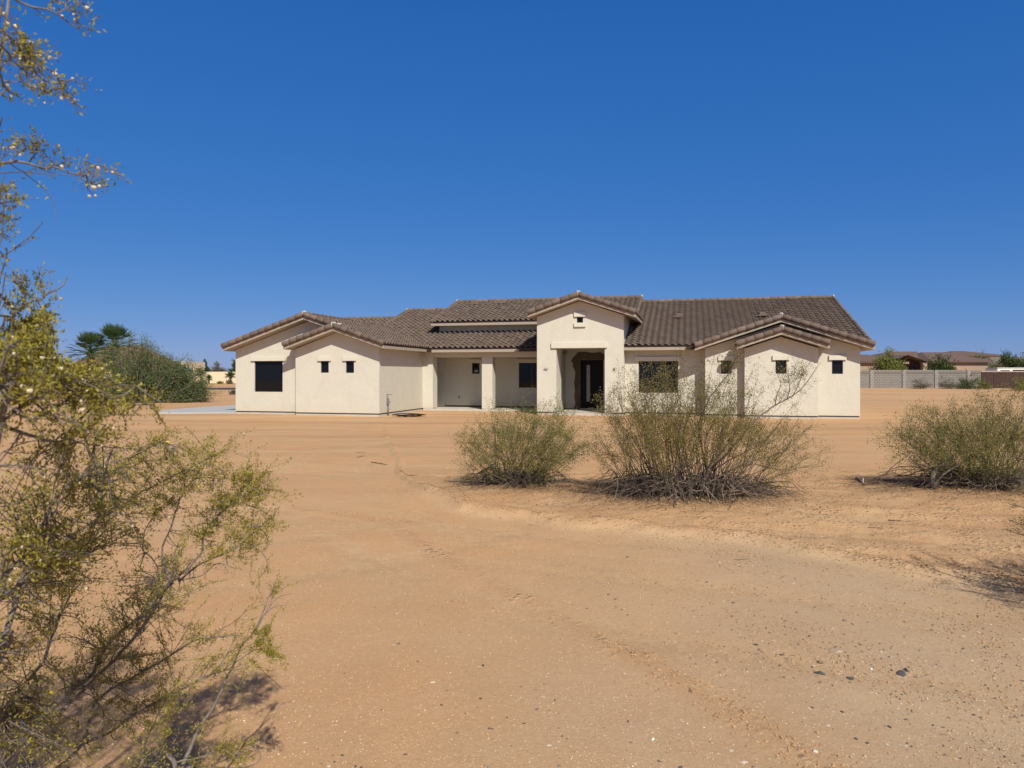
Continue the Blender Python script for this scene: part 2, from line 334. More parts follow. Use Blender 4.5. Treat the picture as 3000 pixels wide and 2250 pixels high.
# ------------------------------------------------------------------ the house
OU, OD = -7.0, 36.0                                  # origin of the house empty in (u, D)
house = empty('house', (OU * CT + OD * ST, -OU * ST + OD * CT, 0), -math.atan2(ST, CT),
              'new single storey cream stucco house with brown tiled gable roofs and arched entry tower', 'house')
house['label'] = 'new single storey cream stucco house with brown tiled gable roofs'
def islands(mb):
    V_ = np.concatenate(mb.v); par = list(range(len(V_)))
    def fd(i):
        while par[i] != i: par[i] = par[par[i]]; i = par[i]
        return i
    for f_ in mb.f:
        r0_ = fd(f_[0])
        for j in f_[1:]: par[fd(j)] = r0_
    grp = {}
    for f_ in mb.f: grp.setdefault(fd(f_[0]), []).append(f_)
    out = []
    for fs in grp.values():
        ids = sorted({i for f_ in fs for i in f_}); mp_ = {i: k for k, i in enumerate(ids)}; m_ = MB(); m_.add(V_[ids], [tuple(mp_[i] for i in f_) for f_ in fs]); out.append(m_)
    return out
def hsplit(mb, name, m, parent=None, **k):
    for p_ in islands(mb):
        o = hbuild(p_, name, m, **k)
        if parent: o.parent = parent
def hbuild(mb, name, m, parent=None, **k):
    mb.v = [v - np.array([OU, OD, 0]) for v in mb.v]
    return mb.build(name, m, parent or house, **k)
TH = 1 / 3
WZ0 = .15
def wall_panel(mb, u0, u1, D, z0, z1, holes=(), rev=.11, gable=None):
    """front face with rectangular openings and their reveals"""
    us = sorted({u0, u1, *[h[0] for h in holes], *[h[1] for h in holes]}); zs = sorted({z0, z1, *[h[2] for h in holes], *[h[3] for h in holes]})
    for a, b in zip(us, us[1:]):
        for c, d in zip(zs, zs[1:]):
            cu, cz = (a + b) / 2, (c + d) / 2
            if any(h[0] < cu < h[1] and h[2] < cz < h[3] for h in holes): continue
            mb.add([(a, D, c), (b, D, c), (b, D, d), (a, D, d)], [(0, 1, 2, 3)])
    for a, b, c, d in holes:
        E = D + rev
        mb.add([(a, D, c), (b, D, c), (b, D, d), (a, D, d), (a, E, c), (b, E, c), (b, E, d), (a, E, d)],
               [(0, 4, 5, 1), (1, 5, 6, 2), (2, 6, 7, 3), (3, 7, 4, 0)])
    if gable: mb.add([(u0, D, z1), (u1, D, z1)] + [(g[0], D, g[1]) for g in gable], [tuple(range(2 + len(gable)))])
def side(mb, u, D0, D1, z0, z1): mb.add([(u, D0, z0), (u, D1, z0), (u, D1, z1), (u, D0, z1)], [(0, 1, 2, 3)])
def window(u0, u1, z0, z1, D, label=None, mull=0, bars=0, lintel=True, lw=None, hung=False, sill=False):
    fr = MB(); E = D + .055; fw = .045
    fr.box(u0, u0 + fw, E, E + .05, z0, z1); fr.box(u1 - fw, u1, E, E + .05, z0, z1)
    fr.box(u0 + fw, u1 - fw, E, E + .05, z0, z0 + fw); fr.box(u0 + fw, u1 - fw, E, E + .05, z1 - fw, z1)
    for k in range(mull):
        x = u0 + (u1 - u0) * (k + 1) / (mull + 1); fr.box(x - .03, x + .03, E + .004, E + .045, z0 + fw, z1 - fw)
    if hung: zz = z0 + (z1 - z0) * .42; fr.box(u0 + fw, u1 - fw, E + .003, E + .04, zz, zz + .03)
    if bars:
        for k in range(bars):
            x = u0 + (u1 - u0) * (k + 1) / (bars + 1); fr.box(x - .009, x + .009, E + .028, E + .036, z0 + fw, z1 - fw)
        for q in (.30, .70): fr.box(u0 + fw, u1 - fw, E + .026, E + .034, z0 + (z1 - z0) * q - .009, z0 + (z1 - z0) * q + .009)
    f = hbuild(fr, 'window', M['frame'])
    pn = MB(); pn.box(u0 + fw, u1 - fw, E + .038, E + .048, z0 + fw, z1 - fw); hbuild(pn, 'pane', M['glass'], house).parent = f
    if label: f['label'] = label
    if lintel:
        e = lw or .13; l = MB(); l.box(u0 - e, u1 + e, D - .085, D + .02, z1 + .005, z1 + .21)
        hbuild(l, 'lintel', M['trim'], bevel=.008).parent = f
    if sill:
        l = MB(); l.box(u0 - .13, u1 + .13, D - .085, D + .02, z0 - .2, z0 - .005); hbuild(l, 'sill', M['trim'], bevel=.008).parent = f
    return f
HD = 2.56
# planes (distance of each wall from the camera, measured square to the front)
DA, DB, DP, DK, DT, DE, DF, DH, DG = 30.5, 30.05, 35.5, 37.8, 33.3, 36.8, 34.0, 33.3, 32.85
uA0, uA1 = -21.6, -18.05; uB0, uB1 = -18.05, -13.77
# garage wing
mA = MB()
a0, a1, at_, ab = U(745.6, DA), U(828, DA), HD + .02, Z(787, 1148, DA)
wA = (a0, a1, ab, at_)
wall_panel(mA, uA0, -13.9, DA, WZ0, 3.1, [wA], gable=[(-13.9, 3.28), (-17.54, 4.50), (uA0, 3.145)])
side(mA, uA0, DA, 45.5, WZ0, 3.16)
hbuild(mA, 'garage_wall', M['stucco'])
window(*wA[:2], wA[2], wA[3], DA, 'large square black picture window', lw=.17)
mB = MB(); wb1 = (U(939.4, DB), U(963, DB), Z(950, 1092, DB), HD); wb2 = (U(1013, DB), U(1037, DB), Z(1025, 1092.5, DB), HD)
wall_panel(mB, uB0, uB1, DB, WZ0, 3.1, [wb1, wb2], gable=[(uB1, 3.22), (-15.8, 3.93), (uB0, 3.14)])
side(mB, uB0, DB, DA, WZ0, 3.2); side(mB, uB1, DB, DP + .02, WZ0, 3.2)
hbuild(mB, 'front_bay_wall', M['stucco'])
window(*wb1, DB); window(*wb2, DB)
# porch
mP = MB(); up1 = -13.2; ul0, ul1 = -10.49, -9.92; zb = 2.84; uT0, uT1 = -7.09, -2.97
mP.box(uB1, up1, DP, DP + .68, WZ0, zb); mP.box(uB1, uT0, DP, DP + .5, zb, 3.14)
mP.add([(-15.2, DP + .5, WZ0), (-15.2, DK, WZ0), (-15.2, DK, 3.1), (-15.2, DP + .5, 3.1)], [(0, 1, 2, 3)])
mP.add([(-15.2, DP + .5, 3.0), (-6.2, DP + .5, 3.0), (-6.2, DK, 3.0), (-15.2, DK, 3.0)], [(0, 1, 2, 3)])
hbuild(mP, 'porch_wall', M['stucco'])
pl = MB(); pl.box(ul0, ul1, DP - .01, DP + .56, WZ0, zb - .003); hbuild(pl, 'pillar', M['stucco'])
mK = MB(); wk1 = (U(1383, DK), U(1405, DK), Z(1394, 1095, DK), HD); wk2 = (U(1520, DK), U(1520, DK) + 1.45, Z(1540, 1136, DK), HD)
wall_panel(mK, -15.2, -5.8, DK, WZ0, 3.05, [wk1, wk2])
mK.box(-15.2, -13.33, DK - .07, DK + .02, WZ0, 3.0)
hbuild(mK, 'porch_back_wall', M['stucco'])
window(*wk1, DK, 'small porch window with a pale sticker'); window(*wk2, DK, mull=1)
st_ = MB(); st_.box(wk1[0] + .12, wk1[1] - .12, DK + .085, DK + .09, wk1[2] + .1, wk1[2] + .2); hbuild(st_, 'paper_sticker', simple('sticker', (.35, .36, .35), .6))
ob = MB(); uo, zo = U(1345, DK), Z(1345, 1163.6, DK); ob.box(uo - .03, uo + .03, DK - .012, DK + .01, zo - .06, zo + .06); hbuild(ob, 'outlet_box', M['weep'])
# clerestory wall of the raised middle roof
mC = MB(); uC0, uC1 = -13.66, -3.05
mC.box(uC0, uC1, DK, 45.8, 3.2, 4.75); mC.add([(uC0, DK, 4.75), (uC0, 41.8, 6.1), (uC0, 45.8, 4.75), (uC1, DK, 4.75), (uC1, 41.8, 6.1), (uC1, 45.8, 4.75)], [(0, 1, 2), (3, 4, 5)])
hbuild(mC, 'clerestory_wall', M['stucco'])
# entry tower
oL, oR, oz = -6.15, -3.85, 3.2
mT = MB(); vz0, vz1 = Z(1698, 840 + 348 * .303, DT), Z(1698, 840 + 292 * .303, DT); vent = (U(1230 + 1518 * .303, DT), U(1230 + 1577 * .303, DT), vz0, vz1)
us = sorted({uT0, oL, oR, uT1, vent[0], vent[1]})
wall_panel(mT, uT0, oL, DT, WZ0, oz); wall_panel(mT, oR, uT1, DT, WZ0, oz)
wall_panel(mT, uT0, uT1, DT, oz, 4.66, [(vent[0], vent[1], vz0, min(vz1, 4.65))], gable=[(uT1, 4.70), (-5.03, 5.40), (uT0, 4.70)])
side(mT, uT0, DT, 40.5, WZ0, 4.75); side(mT, uT1, DT, 40.5, WZ0, 4.75)
side(mT, oL, DT, DT + 1.35, WZ0, oz); side(mT, oR, DT, DT + .6, WZ0, oz)
mT.add([(oL, DT + 1.35, WZ0), (oL - .17, DT + 1.35, WZ0), (oL - .17, DT + 1.35, oz), (oL, DT + 1.35, oz)], [(0, 1, 2, 3)])
side(mT, oL - .17, DT + 1.35, DE, WZ0, oz); side(mT, oR + .3, DT + .6, DE, WZ0, oz)
mT.add([(oR, DT + .6, WZ0), (oR + .3, DT + .6, WZ0), (oR + .3, DT + .6, oz), (oR, DT + .6, oz)], [(0, 1, 2, 3)])
mT.add([(oL - .2, DT, oz), (oR + .3, DT, oz), (oR + .3, DE, oz), (oL - .2, DE, oz)], [(0, 1, 2, 3)])
ud0, ud1, dz0, dz1 = -5.51, -4.33, .17, 2.68
wall_panel(mT, oL - .17, oR + .3, DE, WZ0, oz, [(ud0, ud1, WZ0, dz1)])
hbuild(mT, 'entry_tower_wall', M['stucco'])
f = window(vent[0], vent[1], vz0, vz1, DT, 'tiny square window high in the entry gable', lw=.13, sill=True)
lt = MB(); lt.box(U(1230 + 1272 * .303, DT), U(1230 + 1812 * .303, DT), DT - .09, DT + .02, oz - .02, oz + .26); hbuild(lt, 'entry_lintel', M['trim'], bevel=.01)
pts = [(1535, 632), (1600, 628), (1680, 640), (1740, 630), (1790, 650), (1790, 706), (1554, 706), (1554, 1185), (1490, 1185), (1503, 1120), (1492, 1060), (1500, 1000), (1490, 930), (1500, 880), (1503, 820), (1478, 770), (1480, 740), (1463, 720), (1475, 690), (1500, 668), (1512, 645)]
mp = MB(); mp.add([(U(1230 + a * .303, DE), DE - .004, Z(1230 + a * .303, 840 + b * .303, DE)) for a, b in pts], [tuple(range(len(pts)))])
hbuild(mp, 'unpainted_stucco_patch', M['brown_coat'])
dr = MB(); dr.box(ud0 + .05, ud1 - .05, DE + .02, DE + .07, dz0, dz1 - .05); dr.box(ud0, ud0 + .05, DE - .02, DE + .09, dz0, dz1); dr.box(ud1 - .05, ud1, DE - .02, DE + .09, dz0, dz1); dr.box(ud0 + .05, ud1 - .05, DE - .02, DE + .09, dz1 - .05, dz1)
door = hbuild(dr, 'door', M['door'], bevel=.006); door['label'] = 'tall black front door with one narrow frosted glass strip'
dg = MB(); dg.box(-5.20, -5.02, DE + .012, DE + .02, .52, 2.42); hbuild(dg, 'glass_strip', M['frost']).parent = door
hd = MB(); uh = ud1 - .16
for zz in (1.13, 1.28): hd.tube([(uh, DE + .02, zz), (uh, DE - .03, zz)], .032, 10)
hd.tube([(uh, DE - .03, 1.13), (uh - .11, DE - .035, 1.13)], .012, 8); hsplit(hd, 'handle', M['metal'], door)
for px in (1598, 1799.5):
    u_, z_ = U(px, DT), Z(px, 1083.5, DT); r = random.Random(px); j = MB(); j.tube([(u_, DT - .008, z_), (u_, DT + .02, z_)], .045, 12)
    for k in range(4):
        a = r.uniform(0, 6); q = [(u_ + .01, DT - .01, z_)]
        for n_ in range(6): q.append((q[-1][0] + .035 * math.cos(a), DT - .03 - .012 * math.sin(n_), q[-1][2] + .035 * math.sin(a))); a += r.uniform(.3, 1.1)
        j.tube(q, .006, 5)
    hbuild(j, 'wall_light_wiring', M['pipe'])
# wall with the wide window, right wing and its bay
uH0, uH1 = .69, 7.13; uG0, uG1 = 2.36, 5.38
mF = MB(); wf = (U(1860 + 33 * .3255, DF), U(1860 + 390 * .3255, DF), Z(1930, 840 + 955 * .3255, DF), HD - .0)
wall_panel(mF, uT1, uH0, DF, WZ0, 3.2, [wf]); hbuild(mF, 'recessed_front_wall', M['stucco'])
window(*wf, DF, 'wide black window with glazing bars behind the tall bush', mull=1, bars=3, lw=.17)
mH = MB(); wh0 = (U(1860 + 776 * .3255, DH), U(1860 + 872 * .3255, DH), Z(2125, 840 + 785 * .3255, DH), HD); wh1 = (U(1860 + 1773 * .3255, DH), U(1860 + 1873 * .3255, DH), Z(2450, 840 + 785 * .3255, DH), HD)
wall_panel(mH, uH0, uH1, DH, WZ0, 3.1, [wh0, wh1], gable=[(uH1, 3.12), (3.89, 4.16), (uH0, 3.12)])
side(mH, uH0, DH, DF + .02, WZ0, 3.2); side(mH, uH1, DH, 46, WZ0, 3.2)
mH.add([(uH1, 33.6, 3.2), (uH1, 41.9, 5.8), (uH1, 46, 3.2)], [(0, 1, 2)])
hbuild(mH, 'right_wing_wall', M['stucco'])
window(*wh0, DH); window(*wh1, DH)
mG = MB(); wg = (U(1860 + 1266 * .3255, DG), U(1860 + 1365 * .3255, DG), Z(2290, 840 + 783 * .3255, DG), HD)
wall_panel(mG, uG0, uG1, DG, WZ0, 3.0, [wg], gable=[(uG1, 3.08), (3.85, 3.58), (uG0, 3.08)])
side(mG, uG0, DG, DH, WZ0, 3.3); side(mG, uG1, DG, DH, WZ0, 3.3); hbuild(mG, 'right_bay_wall', M['stucco']); window(*wg, DG)
# concrete footing and dark weep screed along every outer wall
outline = [(uA0, DA + 8), (uA0, DA), (uB0, DA), (uB0, DB), (uB1, DB), (uB1, DP)]
out2 = [(oR, DT + .6), (oR, DT), (uT1, DT), (uT1, DF), (uH0, DF), (uH0, DH), (uG0, DH), (uG0, DG), (uG1, DG), (uG1, DH), (uH1, DH), (uH1, DH + 12)]
out3 = [(uT0, DP), (uT0, DT), (oL, DT), (oL, DT + 1.3)]
def base_run(run, inset, z0, z1, mb):
    for (a, b), (c, d) in zip(run, run[1:]):
        th = .1
        if abs(b - d) < 1e-6: mb.box(min(a, c) + inset, max(a, c) - inset, b + inset, b + inset + th, z0, z1)
        else:
            sgn = -1 if a in (uB1, uT1, uG1, uH1, oL) else 1
            x0 = a + sgn * inset; mb.box(min(x0, x0 + sgn * th), max(x0, x0 + sgn * th), min(b, d) + inset + th, max(b, d) - inset, z0, z1)
fo = MB(); we = MB()
for run in (outline, out2, out3, [(uB1, DP), (up1, DP), ]): base_run(run, .012, -.2, .085, fo); base_run(run, .03, .085, .15, we)
fo.box(ul0 + .02, ul1 - .02, DP + .01, DP + .52, -.1, .16); fo.box(uB1 + .02, up1 - .02, DP + .01, DP + .48, -.1, .16)
we.box(-15.1, -5.9, DK - .006, DK + .02, .13, .20)
hsplit(fo, 'foundation', M['slab']); hbuild(we, 'weep_screed', M['weep'])
sb = MB(); sb.box(-15.1, -13.3, DP + .7, DK + .1, -.2, .104); sb.box(-13.3, uT0 + .1, DP - .1, DK + .1, -.2, .105); sb.box(oL - .15, oR + .28, DT - .25, DE + .2, -.2, .115); sb.box(ud0, ud1, DE - .25, DE - .02, .1, .17)
hsplit(sb, 'porch_slab', M['slab'], bevel=.01)

# ---------------- roofs
PT, CR = .30, .36
def tiles(mb, O, a, L, b, R, z0, keep=None, seed=0):
    O = np.array(O, float); a = np.array(a, float); b = np.array(b, float)
    n = max(1, round(L / PT)); pt = L / n; s = np.linspace(0, L, n * 8 + 1); m = max(1, round(R / CR)); c = R / m
    rs = np.random.default_rng(seed + 17)
    rows = []; lift = []; uvv = []
    for i in range(m): rows += [i * c + .05, i * c - .02, i * c - .02, (i + 1) * c + .05]; lift += [-.012, .030, .052, -.012]; uvv += [i + .01, i + .01, i + .02, i + .98]
    ph = (s / pt) % 1.0
    wv = np.where(ph < .62, np.sin(np.clip(ph / .62, 0, 1) * math.pi) ** .8 * .072, -.020 * np.sin((ph - .62) / .38 * math.pi))
    tt = np.array(rows)[:, None]; SS, TT = np.meshgrid(s, rows)
    jit = np.repeat(rs.normal(0, .005, (m, n)), 4, 0); jit = np.repeat(jit, 8, 1); jit = np.concatenate([jit, jit[:, -1:]], 1)
    zz = z0 + TH * TT + wv[None, :] + np.array(lift)[:, None] + jit
    tj = TT - np.where(np.array(lift)[:, None] > .01, np.abs(jit) * 1.5, 0)
    P = O[None, None, :] + SS[..., None] * np.array([a[0], a[1], 0]) + tj[..., None] * np.array([b[0], b[1], 0]); P[..., 2] = zz
    k = len(s); R_ = len(rows); q = []
    for r in range(R_ - 1):
        i = r * k + np.arange(k - 1)
        if keep is not None:
            cc = (P[r, :-1] + P[r + 1, 1:]) / 2; mk = np.array([keep(x, y) for x, y in cc[:, :2]]); i = i[mk]
        q.append(np.stack([i, i + 1, i + k + 1, i + k], -1))
    uv = np.stack([SS / pt, np.broadcast_to(np.array(uvv)[:, None], SS.shape) + seed * 40], -1).reshape(-1, 2)
    q = np.concatenate(q); mb.v.append(P.reshape(-1, 3)); mb.f.extend((q + mb.n).tolist()); mb.n += P.size // 3; mb.uv.append(uv)
def deck(mb, O, a, L, b, R, zfb, th=.125):
    O = np.array(O, float); a = np.array([*a, 0.]); b = np.array([*b, 0.]); v = []
    for dz in (0, th):
        for s_, t_ in ((0, 0), (L, 0), (L, R), (0, R)): q = O + a * s_ + b * t_; v.append((q[0], q[1], zfb + TH * t_ + dz))
    mb.add(v, [(0, 1, 2, 3), (4, 7, 6, 5), (0, 4, 5, 1), (1, 5, 6, 2), (2, 6, 7, 3), (3, 7, 4, 0)])
def riser(mb, O, a, L, b, zfb):
    O = np.array(O, float); a = np.array([*a, 0.]); b = np.array([*b, 0.]); v = []
    for dz in (.128, .205):
        for s_, t_ in ((.03, .025), (L - .03, .025), (L - .03, .09), (.03, .09)): q = O + a * s_ + b * t_; v.append((q[0], q[1], zfb + dz + TH * t_))
    mb.add(v, [(0, 1, 2, 3), (4, 7, 6, 5), (0, 4, 5, 1), (1, 5, 6, 2), (2, 6, 7, 3), (3, 7, 4, 0)])
TOP = .215
def caps(mb, p0, p1, r=.122, seg=.40, seed=0):
    p0 = np.array(p0, float); p1 = np.array(p1, float); L = np.linalg.norm(p1 - p0); n = max(1, round(L / seg)); rs = random.Random(seed)
    d = (p1 - p0) / L
    for i in range(n):
        a = p0 + (p1 - p0) * (i / n); b = p0 + (p1 - p0) * min(1, (i + 1.12) / n)
        j = np.array([rs.uniform(-.006, .006), rs.uniform(-.006, .006), rs.uniform(-.004, .006)])
        mb.tube([a + j, a + (b - a) * .04 + j, b + j], [r * .97, r * 1.04, r * .86], 12)
def roof_obj(tm, dk, rs_, cp, name='roof', extra=()):
    r = hbuild(tm, name, M['tile'], smooth=False)
    hbuild(dk, 'fascia', M['fascia']).parent = r
    if rs_.n: hsplit(rs_, 'eave_riser', M['flash'], r)
    if cp.n: hbuild(cp, 'cap_tile', M['cap'], smooth=True).parent = r
    return r
def blob(mb, c, r, seed=0, k=8):
    rs = np.random.default_rng(seed); v = []; f = []
    for i in range(k + 1):
        th = math.pi * i / k
        for j in range(k): ph = 2 * math.pi * j / k; q = 1 + rs.uniform(-.18, .18); v.append((c[0] + r[0] * q * math.sin(th) * math.cos(ph), c[1] + r[1] * q * math.sin(th) * math.sin(ph), c[2] + r[2] * q * math.cos(th)))
    for i in range(k):
        for j in range(k): f.append((i * k + j, i * k + (j + 1) % k, (i + 1) * k + (j + 1) % k, (i + 1) * k + j))
    mb.add(v, f)
def gable(ur, uL, uR, D0, D1, zr, seed, notchR=None, leftD1=None, ridge_to=None, rakeR=True, name='roof'):
    """ridge runs away from the front; zr = underside of the fascia at the peak"""
    tm, dk, rs_, cp = MB(), MB(), MB(), MB(); RL, RR = ur - uL, uR - ur; lD = leftD1 or D1
    zL, zR = zr - TH * RL, zr - TH * RR
    tiles(tm, (uL, D0 + .02, 0), (0, 1), lD - D0, (1, 0), RL, zL + TOP, seed=seed)
    if notchR:
        uN, DN = notchR
        tiles(tm, (uR, DN + .02, 0), (0, 1), D1 - DN, (-1, 0), RR, zR + TOP, keep=lambda x, y: not (x < uN and y < D0 + .02), seed=seed + 1)
        deck(dk, (uR, DN, 0), (0, 1), D1 - DN, (-1, 0), uR - uN, zR); deck(dk, (uN, D0, 0), (0, 1), D1 - D0, (-1, 0), uN - ur, zR + TH * (uR - uN)); riser(rs_, (uR, DN, 0), (0, 1), D1 - DN, (-1, 0), zR)
        caps(cp, (uN, D0 - .02, zR + TH * (uR - uN) + TOP + .03), (ur, D0 - .02, zr + TOP + .03), seed=seed)
    else:
        tiles(tm, (uR, D0 + .02, 0), (0, 1), D1 - D0, (-1, 0), RR, zR + TOP, seed=seed + 1)
        deck(dk, (uR, D0, 0), (0, 1), D1 - D0, (-1, 0), RR, zR); riser(rs_, (uR, D0, 0), (0, 1), D1 - D0, (-1, 0), zR)
        caps(cp, (uR, D0 - .02, zR + TOP + .03), (ur, D0 - .02, zr + TOP + .03), seed=seed)
    deck(dk, (uL, D0, 0), (0, 1), lD - D0, (1, 0), RL, zL); riser(rs_, (uL, D0, 0), (0, 1), lD - D0, (1, 0), zL)
    caps(cp, (uL, D0 - .02, zL + TOP + .03), (ur, D0 - .02, zr + TOP + .03), seed=seed + 3)
    rt = ridge_to or D1
    if rt - D0 > .8: caps(cp, (ur, D0 + .1, zr + TOP + .03), (ur, rt, zr + TOP + .03), .12, seed=seed + 5)
    r = roof_obj(tm, dk, rs_, cp, name)
    mo = MB(); blob(mo, (ur, D0 + .08, zr + TOP + .13), (.11, .10, .07), seed); blob(mo, (ur + .01, D0 - .02, zr + TOP + .05), (.03, .13, .13), seed + 1); hsplit(mo, 'mortar', M['mortar'], r, smooth=True)
    return r
def slope(u0, u1, D0, D1, zfb, seed, left_rake=False, right_rake=False, ridge=True, back=4.0, keep=None, name='roof'):
    """front slope rising away from the camera, with a plain back slope behind the ridge"""
    tm, dk, rs_, cp = MB(), MB(), MB(), MB(); R = D1 - D0; zr = zfb + TH * R
    tiles(tm, (u0, D0, 0), (1, 0), u1 - u0, (0, 1), R, zfb + TOP, seed=seed, keep=keep)
    tiles(tm, (u0, D1 + back, 0), (1, 0), u1 - u0, (0, -1), back, zr - TH * back + TOP, seed=seed + 1)
    deck(dk, (u0, D0, 0), (1, 0), u1 - u0, (0, 1), R, zfb); deck(dk, (u0, D1 + back, 0), (1, 0), u1 - u0, (0, -1), back, zr - TH * back)
    riser(rs_, (u0, D0, 0), (1, 0), u1 - u0, (0, 1), zfb)
    if ridge: caps(cp, (u0, D1, zr + TOP + .04), (u1, D1, zr + TOP + .04), .115, seed=seed)
    for flag, u, s_ in ((left_rake, u0, -1), (right_rake, u1, 1)):
        if flag:
            x = u - s_ * .03
            caps(cp, (x, D0, zfb + TOP + .03), (x, D1, zr + TOP + .03), .10, seed=seed + 7); caps(cp, (x, D1 + back, zr - TH * back + TOP + .03), (x, D1, zr + TOP + .03), .10, seed=seed + 8)
    r = roof_obj(tm, dk, rs_, cp, name)
    mo = MB()
    for flag, u in ((left_rake, u0), (right_rake, u1)):
        if flag: blob(mo, (u, D1, zr + TOP + .08), (.07, .14, .10), seed)
    if mo.n: hsplit(mo, 'mortar', M['mortar'], r, smooth=True)
    return r
ZE = 3.08
rA = gable(-17.54, -21.9, -13.28, DA - .6, 46, 4.52, 1, notchR=(-15.8, DB - .6), ridge_to=39.6)
# left slope of the small bay gable in front of the garage wing
zN = 4.52 - TH * (-15.8 + 17.54)
tm, dk, rs_, cp = MB(), MB(), MB(), MB(); D0 = DB - .6
tiles(tm, (-18.33, D0 + .02, 0), (0, 1), 1.2, (1, 0), 2.53, zN - TH * 2.53 + TOP, seed=31); deck(dk, (-18.33, D0, 0), (0, 1), 1.03, (1, 0), 2.53, zN - TH * 2.53)
riser(rs_, (-18.33, D0, 0), (0, 1), 1.0, (1, 0), zN - TH * 2.53)
caps(cp, (-18.33, D0 - .02, zN - TH * 2.53 + TOP + .03), (-15.8, D0 - .02, zN + TOP + .03), seed=4); caps(cp, (-13.28, D0 - .02, zN - TH * 2.52 + TOP + .03), (-15.8, D0 - .02, zN + TOP + .03), seed=5)
rB = roof_obj(tm, dk, rs_, cp)
mo = MB(); blob(mo, (-15.8, D0 + .08, zN + TOP + .12), (.14, .10, .07), 3); blob(mo, (-15.79, D0 - .03, zN + TOP + .04), (.035, .13, .13), 4); blob(mo, (-15.72, DA - .62, zN + TOP + .10), (.16, .08, .06), 5); hsplit(mo, 'mortar', M['mortar'], rB, smooth=True)
# low roof over the porch, running up behind the raised middle
rK = slope(-17.8, uT0 + .02, DP - .6, 43.1, ZE, 11, left_rake=True, back=3.5, keep=lambda u, D: D < 38.3 or u < -13.2)
rK2 = slope(-21.8, -17.8, 37.5, 41.2, ZE + TH * 2.6, 13, back=4)
# raised middle roof
rM = slope(-13.95, -2.68, DK - .6, 41.8, 4.62, 15, left_rake=True, right_rake=True, back=4.6)
# right roof
rF = slope(uT1, 7.62, DF - .6, 41.9, ZE - .02, 17, right_rake=True, back=4.7)
rH = gable(3.87, .22, 7.58, DH - .6, 37.2, 4.22, 21)
rG = gable(3.85, 1.97, 5.73, DG - .6, DH + .05, 3.66, 25)
rT = gable(-5.03, -7.42, -2.38, DT - .6, 40.6, 5.43, 27)
# dark valley flashings at the ends of two eaves, roof vents
fl_ = MB(); fl_.box(-13.42, -13.05, DP - .72, DP - .3, ZE + .02, ZE + .17); fl_.box(-.12, .24, DF - .72, DF - .3, ZE + .0, ZE + .16); fl_.box(-8.35, uT0, DP - .66, DP - .602, ZE + .01, ZE + .20); hsplit(fl_, 'valley_flashing', M['flash'])
def vent_at(u, D, z, par):
    v = MB(); s_ = [(-.2, 0), (.2, 0), (.13, .12), (-.13, .12)]
    v.add([(u + a, D - .15, z + b) for a, b in s_] + [(u + a, D + .35, z + b + .10) for a, b in s_], [(0, 1, 2, 3), (0, 4, 5, 1), (1, 5, 6, 2), (2, 6, 7, 3), (3, 7, 4, 0)])
    v.box(u - .34, u + .34, D - .19, D - .10, z - .02, z + .035); hbuild(v, 'roof_vent', M['cap']).parent = par
for u, D in ((-.55, 38.1), (3.6, 38.1)): vent_at(u, D, ZE + TH * (D - DF + .6) + TOP + .06, rF)
for u, D in ((-12.6, 41.0), (-11.0, 41.1)): vent_at(u, D, 4.62 + TH * (D - DK + .6) + TOP + .05, rM)
# solid back of the house
bk = MB(); bk.box(uA0, uH1, 45.4, 45.6, WZ0, 3.2); hbuild(bk, 'rear_wall', M['stucco'])

# driveway beside the garage
dv = MB(); q = [G(466, 1212), G(690, 1211.5), G(700, 1188), G(478, 1204)]; dv.add([(p_[0], p_[1], .06) for p_ in q] + [(p_[0], p_[1], -.1) for p_ in q], [(0, 1, 2, 3), (0, 4, 5, 1), (1, 5, 6, 2), (2, 6, 7, 3), (3, 7, 4, 0)])
tag(dv.build('driveway', M['drive']), 'pale concrete driveway slab beside the garage wing', 'driveway', kind='structure')

